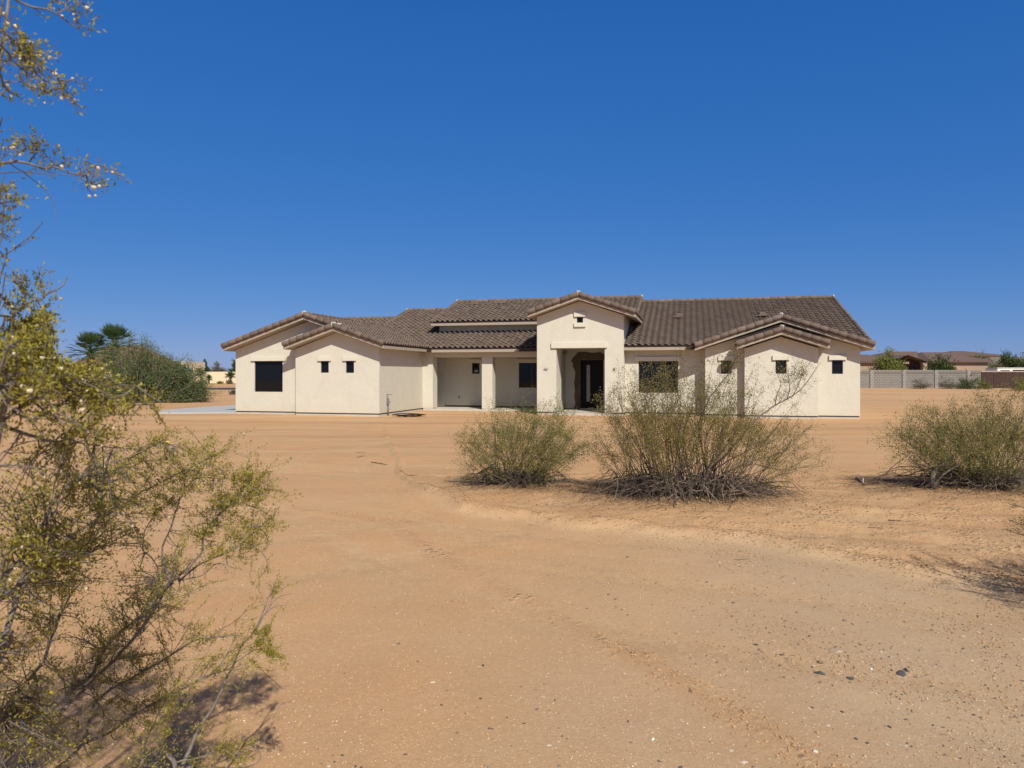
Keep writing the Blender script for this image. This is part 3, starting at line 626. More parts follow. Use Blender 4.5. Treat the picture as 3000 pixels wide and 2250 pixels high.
# ------------------------------------------------------------------ bushes
class Bush:
    def __init__(s, seed, reject=None): s.reject = reject; s.r = np.random.default_rng(seed); s.st = MB(); s.lv = []; s.ld = []; s.ls = []; s.sd = []
    def unit(s, v): return v / (np.linalg.norm(v) + 1e-9)
    def curve(s, p0, p1, bow, n, wob):
        t_ = np.linspace(0, 1, n)[:, None]; p0 = np.array(p0, float); p1 = np.array(p1, float)
        c = (p0 + p1) / 2 + np.array(bow); L = np.linalg.norm(p1 - p0)
        p = (1 - t_) ** 2 * p0 + 2 * t_ * (1 - t_) * c + t_ ** 2 * p1
        w_ = s.r.normal(0, 1, (n, 3)); w_ = np.cumsum(w_, 0); w_ -= w_[0] + (w_[-1] - w_[0]) * t_
        return p + w_ * wob * L / n
    def leaves(s, p, d, n, spread, size):
        k = s.r.uniform(0, 1, n); i = (k * (len(p) - 1)).astype(int); f = (k * (len(p) - 1) - i)[:, None]
        q = p[i] * (1 - f) + p[np.minimum(i + 1, len(p) - 1)] * f + s.r.normal(0, spread, (n, 3))
        s.lv.append(q); s.ld.append(s.r.normal(0, 1, (n, 3)) + np.array(d) * .8 + np.array([0, 0, .5])); s.ls.append(s.r.uniform(.6, 1.25, n) * size)
    def twig(s, p0, d, L, r, lev, size, nl, spread, k=3):
        n = 5 if lev else 4
        if s.reject and s.reject(p0 + d * L): return None
        p = s.curve(p0, p0 + d * L, s.r.normal(0, .08, 3) * L + np.array([0, 0, .05 * L]), n, .12)
        s.st.tube(p, np.linspace(r, r * .45, n), k, cap=False)
        if lev == 0: s.leaves(p, d, nl, spread, size)
        else:
            m = s.r.integers(3, 6)
            for j in range(m):
                a = (j + 1) / m * .8 + .2; q = p[min(n - 1, int(a * (n - 1)))]
                dd = s.unit(d + s.r.normal(0, .55, 3)); s.twig(q, dd, L * s.r.uniform(.35, .6), r * .55, lev - 1, size, nl, spread, k)
            s.leaves(p[n // 2:], d, nl // 2, spread, size)
        return p
    def limb(s, pts, r0, r1, k=6, twigs=10, tl=.3, lev=1, size=.01, nl=14, spread=.02, start=.25, wob=.06, out=.75):
        pts = np.array(pts, float); seg = np.linalg.norm(np.diff(pts, axis=0), axis=1); T = np.concatenate([[0], np.cumsum(seg)]); T /= T[-1]
        n = max(8, len(pts) * 4); tt = np.linspace(0, 1, n)
        # smooth through the control points (Catmull-Rom by blending)
        P = np.stack([np.interp(tt, T, pts[:, a]) for a in range(3)], -1)
        for _ in range(2): P[1:-1] = .25 * P[:-2] + .5 * P[1:-1] + .25 * P[2:]
        w_ = s.r.normal(0, 1, (n, 3)); P[1:-1] += w_[1:-1] * wob * np.sum(seg) / n * .5
        R = r0 + (r1 - r0) * tt ** .8; s.st.tube(P, R, k)
        for j in range(twigs):
            a = start + (1 - start) * s.r.uniform(0, 1) ** .8; i = min(n - 2, int(a * (n - 1))); d = s.unit(P[i + 1] - P[i])
            dd = s.unit(d * (1 - out * .5) + s.r.normal(0, out * .75, 3) + np.array([0, 0, .15])); s.twig(P[i], dd, tl * s.r.uniform(.5, 1.2), max(R[i] * .22, min(r1 * .6, .0022)), lev, size, nl, spread)
        s.twig(P[-1], s.unit(P[-1] - P[-2]), tl * .5, r1, 0, size, nl, spread)
        return P
    def foliage(s, asp=.42):
        q = np.concatenate(s.lv); d = np.concatenate(s.ld); sz = np.concatenate(s.ls)[:, None]; n = len(q)
        d /= np.linalg.norm(d, axis=1, keepdims=True) + 1e-9; a = np.cross(d, s.r.normal(0, 1, (n, 3))); a /= np.linalg.norm(a, axis=1, keepdims=True) + 1e-9
        v = np.stack([q, q + d * sz * .5 + a * sz * asp * .5, q + d * sz, q + d * sz * .5 - a * sz * asp * .5], 1).reshape(-1, 3)
        m = MB(); i = np.arange(n)[:, None] * 4 + np.arange(4)[None, :]; m.addq(v, i); return m
def seeds_mb(pts, rad, rng):
    m = MB()
    o = np.array([(1, 0, 0), (-1, 0, 0), (0, 1, 0), (0, -1, 0), (0, 0, 1), (0, 0, -1), (.6, .6, .6), (-.6, .6, .6), (.6, -.6, .6), (-.6, -.6, .6), (.6, .6, -.6), (-.6, .6, -.6), (.6, -.6, -.6), (-.6, -.6, -.6)])
    fs = [(4, 6, 0), (4, 8, 0), (4, 6, 2), (4, 7, 2), (4, 7, 1), (4, 9, 1), (4, 8, 3), (4, 9, 3), (5, 10, 0), (5, 12, 0), (5, 10, 2), (5, 11, 2), (5, 11, 1), (5, 13, 1), (5, 12, 3), (5, 13, 3), (6, 0, 10, 2), (7, 1, 11, 2), (8, 0, 12, 3), (9, 1, 13, 3)]
    for p_ in pts: m.add(p_ + o * rad * rng.uniform(.55, 1.15) * rng.uniform(.7, 1.25, (14, 1)), fs)
    return m
def finish(b, name, loc, label, cat, stem_m, leaf_m, group=None, seeds=None, extra=None, leafname='foliage', stemname='stems', asp=.42):
    loc = np.array(loc, float); e = empty(name, tuple(loc), 0, label, cat, group)
    fo = b.foliage(asp)
    for mb, nm, m in [(b.st, stemname, stem_m), (fo, leafname, leaf_m)] + (extra or []):
        if mb.n == 0: continue
        mb.v = [v - loc for v in mb.v]; mb.build(nm, m, e, smooth=(nm == stemname))
    for c in e.children:
        if c.name.split('.')[0] in ('seed_heads', 'flowers', 'dead_branches'): c['kind'] = 'stuff'
    return e
def tips_bush(seed, base, tips, spread_base, depth_j, stems_per, r0, tl, size, nl, lev=1, spread=.03, twigs=7, jit=.12, bow=.16, start=.45):
    b = Bush(seed); base = np.array(base, float)
    for tp in tips:
        px, py, dd = tp
        for k in range(stems_per):
            d = base[1] + dd + b.r.uniform(-depth_j, depth_j); T_ = W(px, py, d) + (b.r.normal(0, jit, 3) if k else 0)
            if k: T_ = base + (T_ - base) * b.r.uniform(.72, 1.0)
            T_[2] = max(T_[2], hz(T_[0], T_[1]) + .05)
            rel = (T_ - base)[:2]; o = rel * spread_base[0] + b.r.normal(0, spread_base[1], 2); p0 = np.array([base[0] + o[0], base[1] + o[1], 0]); p0[2] = hz(p0[0], p0[1]) - .03
            L = np.linalg.norm(T_ - p0); bw = np.array([rel[0] * -.05, rel[1] * -.05, 0]) + np.array([0, 0, -bow * L if (T_[2] < .9) else -bow * .3 * L]) + b.r.normal(0, .04, 3) * L
            bw[2] = abs(bw[2]) * .6 if np.hypot(*rel) > 1.2 and T_[2] < 1.0 else bw[2]
            b.limb(b.curve(p0, T_, bw, 9, .22), r0 * b.r.uniform(.7, 1.2), r0 * .25, 5, twigs, tl, lev, size, nl, spread, start=start)
    return b
def dead_skirt(b, base, rx, ry, n, h, mb):
    for i in range(n):
        a = b.r.uniform(0, 2 * math.pi); q = b.r.uniform(.35, 1.05); s0 = b.r.uniform(0, .65)
        p0 = np.array([base[0] + rx * s0 * q * math.cos(a), base[1] + ry * s0 * q * math.sin(a), 0.]); a2 = a + b.r.normal(0, .5)
        p1 = np.array([base[0] + rx * q * math.cos(a2), base[1] + ry * q * math.sin(a2), 0.]); p0[2] = hz(*p0[:2]); p1[2] = hz(*p1[:2]) + b.r.uniform(0, .25) * h
        p = b.curve(p0, p1, (b.r.normal(0, .1), b.r.normal(0, .1), h * b.r.uniform(.5, 1.5)), 11, .6); r = b.r.uniform(.003, .011); mb.tube(p, np.linspace(r, r * .4, 11), 4, cap=False)
        for j in range(2): q_ = p[b.r.integers(3, 8)]; e_ = q_ + b.r.normal(0, .12, 3); e_[2] = max(e_[2], hz(e_[0], e_[1]) + .01); mb.tube(b.curve(q_, e_, (0, 0, .02), 4, .2), [r * .5, r * .4, r * .35, r * .25], 3, cap=False)
def c2n(lst, sc, ox, oy): return [(ox + a * sc, oy + b_ * sc, dd) for a, b_, dd in lst]
# ---- left of the two middle bushes
B1 = (.05, 12.2, 0)
t1 = c2n([(230, 520, .3), (210, 700, -.2), (205, 850, 0), (330, 540, -.4), (420, 440, .2), (300, 640, .3), (520, 230, .4), (630, 190, 0), (560, 340, -.4), (700, 340, .3), (800, 260, .2), (920, 180, .1), (950, 290, -.3), (1080, 300, .4), (1180, 270, -.2), (1250, 240, .2), (1380, 240, .3), (1300, 330, -.4), (1510, 240, .4), (1490, 380, -.3), (1600, 370, .2), (1640, 450, .1), (1620, 600, -.4), (1720, 720, 0), (1800, 620, .3), (1640, 780, -.3), (420, 800, -.4), (450, 620, -.5), (700, 520, -.6), (900, 480, -.6), (1100, 520, -.6), (1300, 560, -.6), (1500, 600, -.5), (800, 700, -.7), (1050, 700, -.7), (1300, 760, -.7), (620, 720, -.6), (1150, 880, -.7), (1250, 960, -.7), (1400, 860, -.6)], .2486, 1300, 1130)
b1 = tips_bush(101, B1, t1, (.12, .16), .25, 3, .0065, .26, .025, 9, 1, .028, 7, .10)
dm = MB(); dead_skirt(b1, B1, 1.1, .7, 120, .25, dm)
finish(b1, 'creosote_bush', (B1[0], B1[1], hz(*B1[:2])), 'rounded green desert bush in front of the porch, smaller of the middle pair', 'bush', M['bark'], M['leaf_green'], 'desert bushes on the dirt lot', extra=[(dm, 'dead_branches', M['dead'])])
# ---- the tall sprawling one
B2 = (2.7, 11.0, 0)
t2 = c2n([(240, 430, .2), (290, 330, -.2), (390, 330, .2), (440, 270, .3), (130, 545, .1), (180, 640, -.3), (210, 760, .2), (520, 260, -.2), (600, 195, .1), (680, 300, -.3), (720, 260, .3), (860, 120, .2), (980, 215, .2), (900, 380, -.3), (1010, 400, .3), (1180, 140, .1), (1350, 95, .2), (1230, 300, -.3), (1160, 420, -.4), (1350, 370, .2), (1400, 480, .4), (1500, 335, .2), (1560, 400, 0), (1600, 480, .3), (1500, 520, -.3), (1890, 620, .2), (1770, 620, .1), (1850, 780, -.2), (2030, 820, .2), (2110, 950, 0), (2120, 1140, -.2), (1900, 900, -.4), (1750, 850, -.5), (100, 900, -.1), (90, 1060, -.2), (60, 960, .3), (300, 560, -.5), (450, 520, -.6), (600, 520, -.6), (780, 560, -.6), (950, 600, -.6), (1100, 600, -.6), (1300, 620, -.6), (350, 800, -.7), (560, 820, -.8), (700, 760, -.8), (900, 800, -.8), (1150, 780, -.8), (1400, 760, -.7), (1600, 760, -.6), (560, 980, -.9), (400, 700, .5), (700, 420, .4), (500, 420, .4), (820, 330, .5)], .3165, 1720, 1000)
b2 = tips_bush(202, B2, t2, (.42, .16), .25, 4, .0072, .25, .024, 8, 1, .03, 7, .12, start=.5)
big_limb = c2n([(1150, 1180, 0), (1350, 980, -.1), (1560, 720, -.1), (1740, 590, 0), (1900, 510, .1), (2000, 430, .1), (2095, 290, .1)], .3165, 1720, 1000)
b2.limb([W(a, c, B2[1] + d_) for a, c, d_ in big_limb], .020, .006, 6, 10, .34, 1, .024, 14, .03, start=.6)
for lst in ([(1740, 590), (1760, 480), (1800, 400), (1760, 300)], [(1850, 540), (1880, 440), (1860, 330)], [(1900, 510), (1960, 400), (1990, 300)]):
    b2.limb([W(1720 + a * .3165, 1000 + c * .3165, 11.0) for a, c in lst], .009, .003, 5, 7, .25, 1, .024, 13, .03, start=.35)
b2.limb([W(1720 + a * .3165, 1000 + c * .3165, 10.9) for a, c in [(1100, 1180), (1020, 760), (1130, 520), (1290, 330), (1360, 230), (1380, 120)]], .016, .005, 6, 14, .32, 1, .024, 13, .03, start=.45)
for lst, r_ in (([(1150, 1200), (1350, 1080), (1600, 960), (1760, 800), (1800, 720)], .013), ([(1250, 1230), (1500, 1110), (1760, 1050), (1900, 960), (2010, 850)], .012), ([(1100, 1190), (1300, 960), (1420, 780), (1500, 560)], .012), ([(1200, 1250), (1500, 1120), (1800, 1200), (2000, 1165), (2110, 1160)], .011), ([(1300, 1270), (1600, 1250), (1800, 1340), (1920, 1430)], .012), ([(950, 1180), (1150, 1000), (1330, 860), (1400, 700)], .010), ([(900, 1180), (880, 900), (960, 640), (1010, 420)], .009), ([(600, 1180), (420, 900), (260, 700), (190, 600)], .009), ([(800, 1170), (760, 880), (800, 600), (860, 400)], .008), ([(700, 1180), (600, 900), (560, 640), (600, 400)], .008)):
    b2.limb([W(1720 + a * .3165, 1000 + c * .3165, 10.75 + .02 * i) for i, (a, c) in enumerate(lst)], r_, .003, 5, 7, .24, 1, .022, 9, .03, start=.5)
dm = MB(); dead_skirt(b2, (2.75, 10.9), 1.75, .85, 330, .36, dm)
finish(b2, 'creosote_bush', (B2[0], B2[1], hz(*B2[:2])), 'tallest sparse desert bush with long bare limbs, standing before the wide window', 'bush', M['bark'], M['leaf_far'], 'desert bushes on the dirt lot', extra=[(dm, 'dead_branches', M['dead'])])
# ---- the one cut by the right edge
B3 = (8.0, 11.9, 0)
t3 = c2n([(490, 690, .1), (510, 860, -.2), (570, 655, .2), (630, 650, -.1), (760, 605, .2), (810, 535, -.1), (890, 455, .2), (960, 500, -.3), (1040, 460, 0), (1100, 465, .3), (1180, 465, -.2), (1250, 440, .2), (1310, 400, .1), (1380, 480, -.3), (1460, 420, .2), (1570, 330, .1), (1660, 320, .3), (1730, 350, -.2), (1800, 270, .2), (1920, 280, 0), (2000, 230, .2), (2090, 340, .1), (2200, 300, .2), (2320, 280, 0), (2450, 330, .2), (2600, 380, .1), (2750, 450, .2), (2900, 560, 0), (700, 760, -.5), (850, 720, -.6), (1000, 680, -.6), (1200, 640, -.7), (1400, 620, -.7), (1600, 600, -.7), (1800, 560, -.6), (2000, 520, -.6), (640, 980, -.3), (900, 900, -.7), (1100, 850, -.8), (1350, 820, -.8), (1550, 800, -.9), (1750, 760, -.9), (1950, 720, -.8), (2150, 600, -.7), (1450, 1000, -.9), (1700, 980, -.9), (2000, 960, -.9), (2300, 600, -.5), (2500, 700, -.4), (2700, 800, -.3), (2850, 900, 0), (2250, 900, -.8)], .2652, 2450, 1080)
b3 = tips_bush(303, B3, t3, (.22, .2), .3, 3, .0078, .30, .026, 8, 1, .032, 8, .12, start=.45)
b3.limb([G(2731, 1456), W(2730, 1400, 11.4), W(2740, 1375, 11.5), W(2790, 1340, 11.7)], .05, .02, 7, 3, .3, 1, .026, 5, .03, start=.7); b3.limb([W(2731, 1430, 11.4), W(2760, 1390, 11.4), W(2830, 1350, 11.5)], .02, .012, 6, 2, .3, 1, .026, 5, .03, start=.7)
dm = MB(); dead_skirt(b3, (8.0, 11.9), 1.9, 0.95, 230, .30, dm)
finish(b3, 'creosote_bush', (B3[0], B3[1], hz(*B3[:2])), 'broad leafy desert bush cut off by the right edge of the photo', 'bush', M['bark'], M['leaf_green'], 'desert bushes on the dirt lot', extra=[(dm, 'dead_branches', M['dead'])])
# ---- near right bush, almost wholly outside the frame: a sprig and its shadow show
B4 = (5.6, 5.6, 0); b4 = Bush(404)
for i in range(80):
    a = b4.r.uniform(0, 2 * math.pi); q = b4.r.uniform(.3, 1.0); T_ = np.array([B4[0] + 1.35 * q * math.cos(a), B4[1] + 1.25 * q * math.sin(a), b4.r.uniform(.7, 1.7) * (1.1 - .4 * q)])
    if T_[0] < .745 * T_[1]: T_[0] = .745 * T_[1] + .15
    b4.limb(b4.curve((B4[0] + .2 * math.cos(a), B4[1] + .2 * math.sin(a), hz(*B4[:2])), T_, (0, 0, -.05), 6, .1), .012, .003, 5, 9, .26, 1, .018, 18, .025, start=.4)
for px, py, d in ((2962, 1478, 6.4), (2975, 1530, 6.5), (2970, 1560, 6.6), (2990, 1440, 6.5)):
    b4.limb([np.array([5.3, 6.3, .35]), W(3060, py + 25, d), W(px, py, d)], .008, .003, 5, 6, .16, 1, .014, 14, .02, start=.6)
finish(b4, 'creosote_bush', (B4[0], B4[1], hz(*B4[:2])), 'desert bush of which only a sprig enters at the right edge', 'bush', M['bark'], M['leaf_far'], 'desert bushes on the dirt lot')

# ---- the big bush right beside the camera, on the left
def open_view(q):                                    # gap in the twigs through which palms and far houses show
    a = HX + F * q[0] / max(q[1], .1); b_ = HY - F * (q[2] - EYE) / max(q[1], .1)
    return (a > 168 and 560 < b_ < 1070) or (a > 320 and 560 < b_ < 1128) or (a > 480 and 560 < b_ < 1250) or (a > 60 and 560 < b_ < 800 and a > 200)
b5 = Bush(505, open_view); ROOT = np.array([-2.15, 2.35, 0.0]); ROOT[2] = hz(*ROOT[:2])
k5 = dict(size=.0105, spread=.006)
def c7(l): return [(a * .3843, 1150 + b_ * .3843) for a, b_ in l]
def c8(l): return [(a * .3843, 1650 + b_ * .3843) for a, b_ in l]
def c6(l): return [(a * .4582, b_ * .4582) for a, b_ in l]
def c5(l): return [(a * .3164, 760 + b_ * .3164) for a, b_ in l]
LIMBS5 = []
def near_limb(pts, d0, d1, r0, r1, twigs, tl=.16, nl=14, root=True, lev=1, start=.15, dead=False, out=.75):
    r0 *= .74; r1 *= .85
    tl = tl * (.62 if d1 < 1.95 and tl > .1 else .85)
    n = len(pts); P = [W(a, c, d0 + (d1 - d0) * i / max(1, n - 1)) for i, (a, c) in enumerate(pts)]
    if root:
        s0 = P[0]; mid_ = (s0 * .55 + ROOT * .45); mid_[0] = min(mid_[0], -.80 * mid_[1] - .05) if s0[2] > .7 else mid_[0]
        b5.limb([ROOT + b5.r.normal(0, .05, 3) * np.array([1, 1, 0]), mid_, s0], r0 * 1.5, r0, 6, 2, .2, 1, nl=6, start=.5, **k5)
    Q = b5.limb(P, r0, r1, 7, int(twigs * .8), tl, 0 if tl < .085 else lev, nl=0 if dead else (int(nl * .75) if tl < .085 else int(nl * 1.5)), start=start, out=out, wob=.10, **k5); LIMBS5.append(Q); return Q
near_limb(c8([(0, 1530), (180, 1380), (370, 1130), (520, 980), (700, 870), (800, 640), (940, 500), (1030, 440), (1180, 300)]), 2.3, 2.75, .011, .005, 26, .22, start=.35)
near_limb(c8([(-60, 1560), (250, 1360), (560, 1040), (780, 830), (1000, 600), (1130, 430), (1290, 170), (1330, 100)]), 2.35, 2.8, .010, .005, 22, .22, start=.4)
near_limb(c8([(200, 1700), (480, 1540), (640, 1380), (700, 1100), (770, 1000), (1000, 880), (1340, 680), (1500, 570), (1690, 560)]), 2.45, 2.75, .010, .003, 30, .20, start=.3)
near_limb(c8([(560, 1400), (650, 1370), (850, 1290), (1000, 1170), (1200, 1050), (1350, 980), (1560, 860), (1740, 810)]), 2.5, 2.8, .008, .003, 24, .18, start=.25, root=False)
near_limb(c8([(1360, 1620), (1500, 1290), (1650, 1060), (1730, 870), (1800, 740), (1830, 630), (1950, 520), (2020, 330), (2085, 185)]), 2.75, 3.05, .0125, .002, 7, .16, start=.15)
near_limb(c8([(1950, 520), (2040, 350), (2120, 250), (2180, 240)]), 2.98, 3.05, .003, .0012, 8, .06, root=False, dead=True)
near_limb(c8([(1960, 480), (2010, 390), (2090, 330), (2165, 322)]), 2.98, 3.05, .003, .0012, 6, .05, root=False, dead=True)
near_limb(c8([(1790, 760), (1880, 700), (1960, 650), (2060, 690)]), 2.9, 2.95, .003, .0012, 14, .11, root=False, nl=20)
near_limb(c8([(1700, 920), (1760, 900), (1820, 960), (1850, 870)]), 2.85, 2.9, .003, .0012, 8, .09, root=False, nl=20)
near_limb(c8([(1730, 860), (1680, 760), (1730, 700), (1820, 520)]), 2.85, 2.9, .003, .0012, 9, .09, root=False, nl=18)
near_limb(c8([(1230, 1340), (1250, 1430), (1330, 1510), (1340, 1600)]), 2.7, 2.7, .009, .011, 2, .1, root=False, nl=8)
near_limb(c8([(1330, 1520), (1560, 1470), (1700, 1400), (1850, 1460)]), 2.7, 2.8, .005, .002, 12, .14, root=False, nl=16)
near_limb(c8([(1080, 1560), (1100, 1380), (1200, 1160), (1270, 1040)]), 2.6, 2.7, .006, .002, 14, .16, root=False, nl=16)
near_limb(c8([(1380, 1560), (1900, 1560), (2010, 1500), (1980, 1420), (1890, 1375)]), 2.8, 2.9, .005, .002, 3, .1, root=False, dead=True)
near_limb(c8([(0, 1170), (60, 1070), (250, 850), (330, 750), (400, 560), (470, 370), (540, 230), (610, 160)]), 2.0, 2.3, .008, .003, 12, .16, start=.2)
near_limb(c8([(400, 560), (375, 480), (385, 300), (400, 60), (400, -100)]), 2.2, 2.3, .004, .002, 8, .12, root=False)
near_limb(c8([(0, 700), (60, 480), (120, 300), (150, 200), (220, 130), (290, 40), (420, 35), (560, 20), (640, -60)]), 1.8, 2.0, .011, .005, 22, .2, start=.3)
near_limb(c8([(-20, 280), (70, 230), (180, 140), (240, 60), (380, -60)]), 1.7, 1.9, .010, .005, 16, .2, start=.3)
near_limb(c7([(0, 1420), (200, 1240), (300, 1060), (330, 1010), (400, 850), (520, 700), (640, 620)]), 1.6, 1.9, .008, .003, 26, .2, start=.1)
near_limb(c7([(-40, 230), (100, 280), (230, 330), (460, 390), (520, 310), (600, 280), (700, 160)]), 1.45, 1.6, .0065, .002, 12, .15, start=.35)
near_limb(c7([(460, 392), (590, 380), (700, 400), (860, 420)]), 1.55, 1.65, .003, .0015, 4, .1, root=False, nl=8)
near_limb(c7([(640, 290), (670, 440), (740, 590), (780, 700), (790, 900)]), 2.2, 2.3, .006, .006, 12, .16, root=False)
near_limb(c7([(780, 880), (770, 690), (900, 600), (960, 520), (1100, 440), (1240, 370), (1330, 410)]), 2.4, 2.5, .006, .002, 26, .18, root=False, start=.25)
near_limb(c7([(700, 990), (780, 960), (960, 850), (1050, 770), (1200, 700), (1400, 600), (1520, 540), (1640, 480)]), 2.5, 2.75, .007, .002, 30, .18, root=False, start=.25)
near_limb(c7([(500, 1120), (700, 990), (860, 880), (890, 870)]), 2.4, 2.5, .007, .003, 10, .16, root=False)
near_limb(c7([(1300, 1440), (1240, 1280), (1230, 1180), (1300, 1050), (1350, 880), (1400, 740), (1500, 640), (1700, 660)]), 2.7, 2.85, .006, .002, 18, .16, root=False, start=.4)
near_limb(c7([(1180, 1440), (1215, 1350), (1150, 1250), (1085, 1210), (1100, 1050), (1160, 960), (1230, 900)]), 2.7, 2.8, .004, .0018, 14, .14, root=False, start=.4)
near_limb(c7([(1310, 1440), (1420, 1350), (1560, 1200), (1530, 1120), (1590, 1010), (1720, 880), (1830, 790), (1890, 650)]), 2.75, 2.95, .008, .002, 34, .18, root=False, start=.3)
near_limb(c7([(1590, 1010), (1700, 900), (1860, 780), (1960, 730), (2045, 735)]), 2.85, 2.95, .004, .0015, 26, .14, root=False, start=.1)
near_limb(c7([(1830, 800), (1900, 870), (1960, 880), (2030, 925)]), 2.9, 2.95, .003, .0012, 10, .09, root=False)
near_limb(c7([(1360, 1440), (1500, 1320), (1700, 1230), (1820, 1180), (1900, 1100), (2030, 980)]), 2.8, 2.95, .006, .002, 24, .14, root=False, start=.25)
near_limb(c7([(1850, 1100), (1960, 1190), (2010, 1230), (2050, 1320), (2000, 1390)]), 2.9, 2.95, .003, .0012, 15, .08, root=False, nl=16)
near_limb(c7([(1960, 1000), (2010, 1060), (2050, 1130), (2030, 1190)]), 2.9, 2.95, .003, .0012, 10, .08, root=False, nl=16)
near_limb(c7([(1380, 1430), (1550, 1400), (1650, 1290), (1790, 1340)]), 2.85, 2.9, .004, .0012, 9, .09, root=False, nl=14)
# upper left, close to the lens
near_limb(c5([(-60, 900), (60, 760), (92, 680), (100, 580), (145, 490), (220, 420), (300, 385), (385, 380), (430, 320), (500, 290), (580, 250), (630, 160)]), 1.5, 1.6, .006, .0014, 8, .07, start=.55, nl=16)
near_limb(c5([(215, 420), (232, 350), (240, 300), (200, 230), (150, 160)]), 1.55, 1.6, .003, .001, 12, .07, root=False, nl=18)
near_limb(c5([(390, 375), (400, 310), (375, 230), (360, 150)]), 1.55, 1.6, .002, .001, 9, .07, root=False, nl=14)
near_limb(c5([(-30, 300), (60, 390), (145, 490)]), 1.45, 1.55, .0035, .003, 5, .09)
near_limb(c5([(-30, 515), (60, 525), (122, 545)]), 1.45, 1.55, .003, .003, 3, .09)
near_limb(c5([(0, 1050), (120, 880), (200, 760), (300, 700), (420, 640), (500, 660)]), 1.5, 1.6, .005, .0015, 26, .12, nl=18, start=.2)
near_limb(c5([(120, 880), (200, 700), (230, 600), (370, 580)]), 1.5, 1.6, .003, .001, 14, .10, nl=18, root=False)
near_limb(c5([(100, 1130), (230, 1080), (330, 930), (480, 900)]), 1.4, 1.5, .005, .0015, 18, .10, nl=16)
near_limb(c5([(560, 1000), (600, 950), (680, 940), (730, 900)]), 1.5, 1.55, .002, .001, 6, .07, nl=10, root=False)
near_limb(c5([(0, 1500), (300, 1300), (520, 1150), (700, 1100), (900, 1050)]), 1.35, 1.6, .007, .002, 30, .17, nl=20)
near_limb(c5([(300, 1500), (560, 1350), (760, 1200), (920, 1150)]), 1.5, 1.65, .005, .002, 26, .16, nl=18, root=False)
near_limb(c5([(720, 1500), (830, 1390), (950, 1300), (1150, 1260), (1270, 1170)]), 1.6, 1.7, .004, .002, 16, .13, nl=18, root=False)
near_limb(c5([(900, 1420), (1080, 1350), (1250, 1340), (1400, 1340), (1470, 1450)]), 1.7, 1.75, .003, .0015, 18, .13, nl=18, root=False)
near_limb(c5([(-20, 1200), (120, 1130), (260, 1150), (420, 1080), (520, 1100)]), 1.3, 1.45, .006, .002, 22, .15, nl=18)
near_limb(c5([(0, 940), (60, 850), (100, 780), (170, 760)]), 1.35, 1.4, .004, .002, 16, .12, nl=18)
near_limb(c6([(-40, 1050), (110, 1030), (180, 1045), (300, 1080), (320, 1060), (400, 1085), (480, 1115), (550, 1100)]), 1.5, 1.6, .005, .0016, 0, .06, start=.0)
for l_, tw in (([(0, 1035), (40, 960), (110, 900)], 10), ([(60, 1035), (120, 970), (200, 940)], 12), ([(180, 1045), (230, 980), (260, 950), (300, 1000)], 12), ([(300, 1060), (340, 1055), (400, 1065)], 6), ([(480, 1115), (540, 1080), (640, 1050), (720, 1100)], 10), ([(550, 1105), (560, 1160), (600, 1180), (640, 1190)], 9), ([(550, 1150), (560, 1210), (600, 1250)], 8), ([(480, 1115), (600, 1110), (660, 1140), (672, 1180)], 1), ([(60, 1040), (110, 1080), (155, 1098)], 0), ([(230, 1060), (280, 1085), (315, 1102)], 0)):
    near_limb(c6(l_), 1.55, 1.6, .0022, .001, tw, .055, root=False, nl=13)
near_limb(c6([(60, -30), (110, 5), (200, 45), (310, 60), (400, 110), (440, 150), (505, 185)]), 1.5, 1.6, .004, .0014, 2, .05)
for l_, tw in (([(180, 35), (230, 60), (265, 90)], 0), ([(300, 60), (330, 20), (360, -10)], 7), ([(370, 90), (420, 50), (470, 30), (480, 90)], 12), ([(480, 20), (530, 10), (550, 50)], 6)): near_limb(c6(l_), 1.55, 1.6, .002, .001, tw, .05, root=False, nl=12)
near_limb(c6([(-40, 260), (0, 290), (50, 330), (80, 390), (140, 440)]), 1.35, 1.45, .004, .0014, 14, .08, nl=16)
for l_, tw in (([(-30, 60), (60, 130), (130, 230), (180, 330), (200, 400)], 30), ([(-20, 190), (60, 230), (140, 300), (230, 350)], 22), ([(100, 270), (150, 340), (160, 420)], 14), ([(150, 350), (220, 400), (280, 430), (350, 460), (370, 490)], 4), ([(200, 420), (250, 490), (290, 520), (345, 530)], 6), ([(370, 490), (385, 540), (420, 580), (470, 640)], 10), ([(400, 560), (340, 570), (280, 600)], 10), ([(385, 510), (430, 520), (480, 500)], 2)): near_limb(c6(l_), 1.42, 1.5, .0024, .001, tw, .065, root=False, nl=14)
near_limb(c6([(-30, 400), (10, 480), (20, 550), (60, 590), (120, 620)]), 1.4, 1.5, .003, .001, 10, .055, nl=12)
near_limb(c6([(20, 515), (100, 525), (160, 520), (180, 545)]), 1.42, 1.45, .0015, .001, 2, .03, root=False, nl=8)
near_limb(c6([(-40, 1330), (10, 1290), (60, 1290), (105, 1280)]), 1.4, 1.45, .003, .001, 14, .06, nl=13); near_limb(c6([(-30, 1210), (0, 1230), (40, 1210)]), 1.4, 1.45, .002, .001, 8, .05, nl=12)
near_limb(c6([(-30, 1400), (10, 1380), (60, 1400)]), 1.4, 1.45, .002, .001, 9, .05, nl=12); near_limb(c6([(-30, 1490), (20, 1495), (55, 1515)]), 1.4, 1.45, .002, .001, 7, .03, nl=9); near_limb(c6([(-20, 1600), (5, 1610), (18, 1630)]), 1.4, 1.45, .002, .001, 3, .03, nl=9)
b5.reject = lambda q: q[1] > .05 and HX + F * q[0] / q[1] > -40
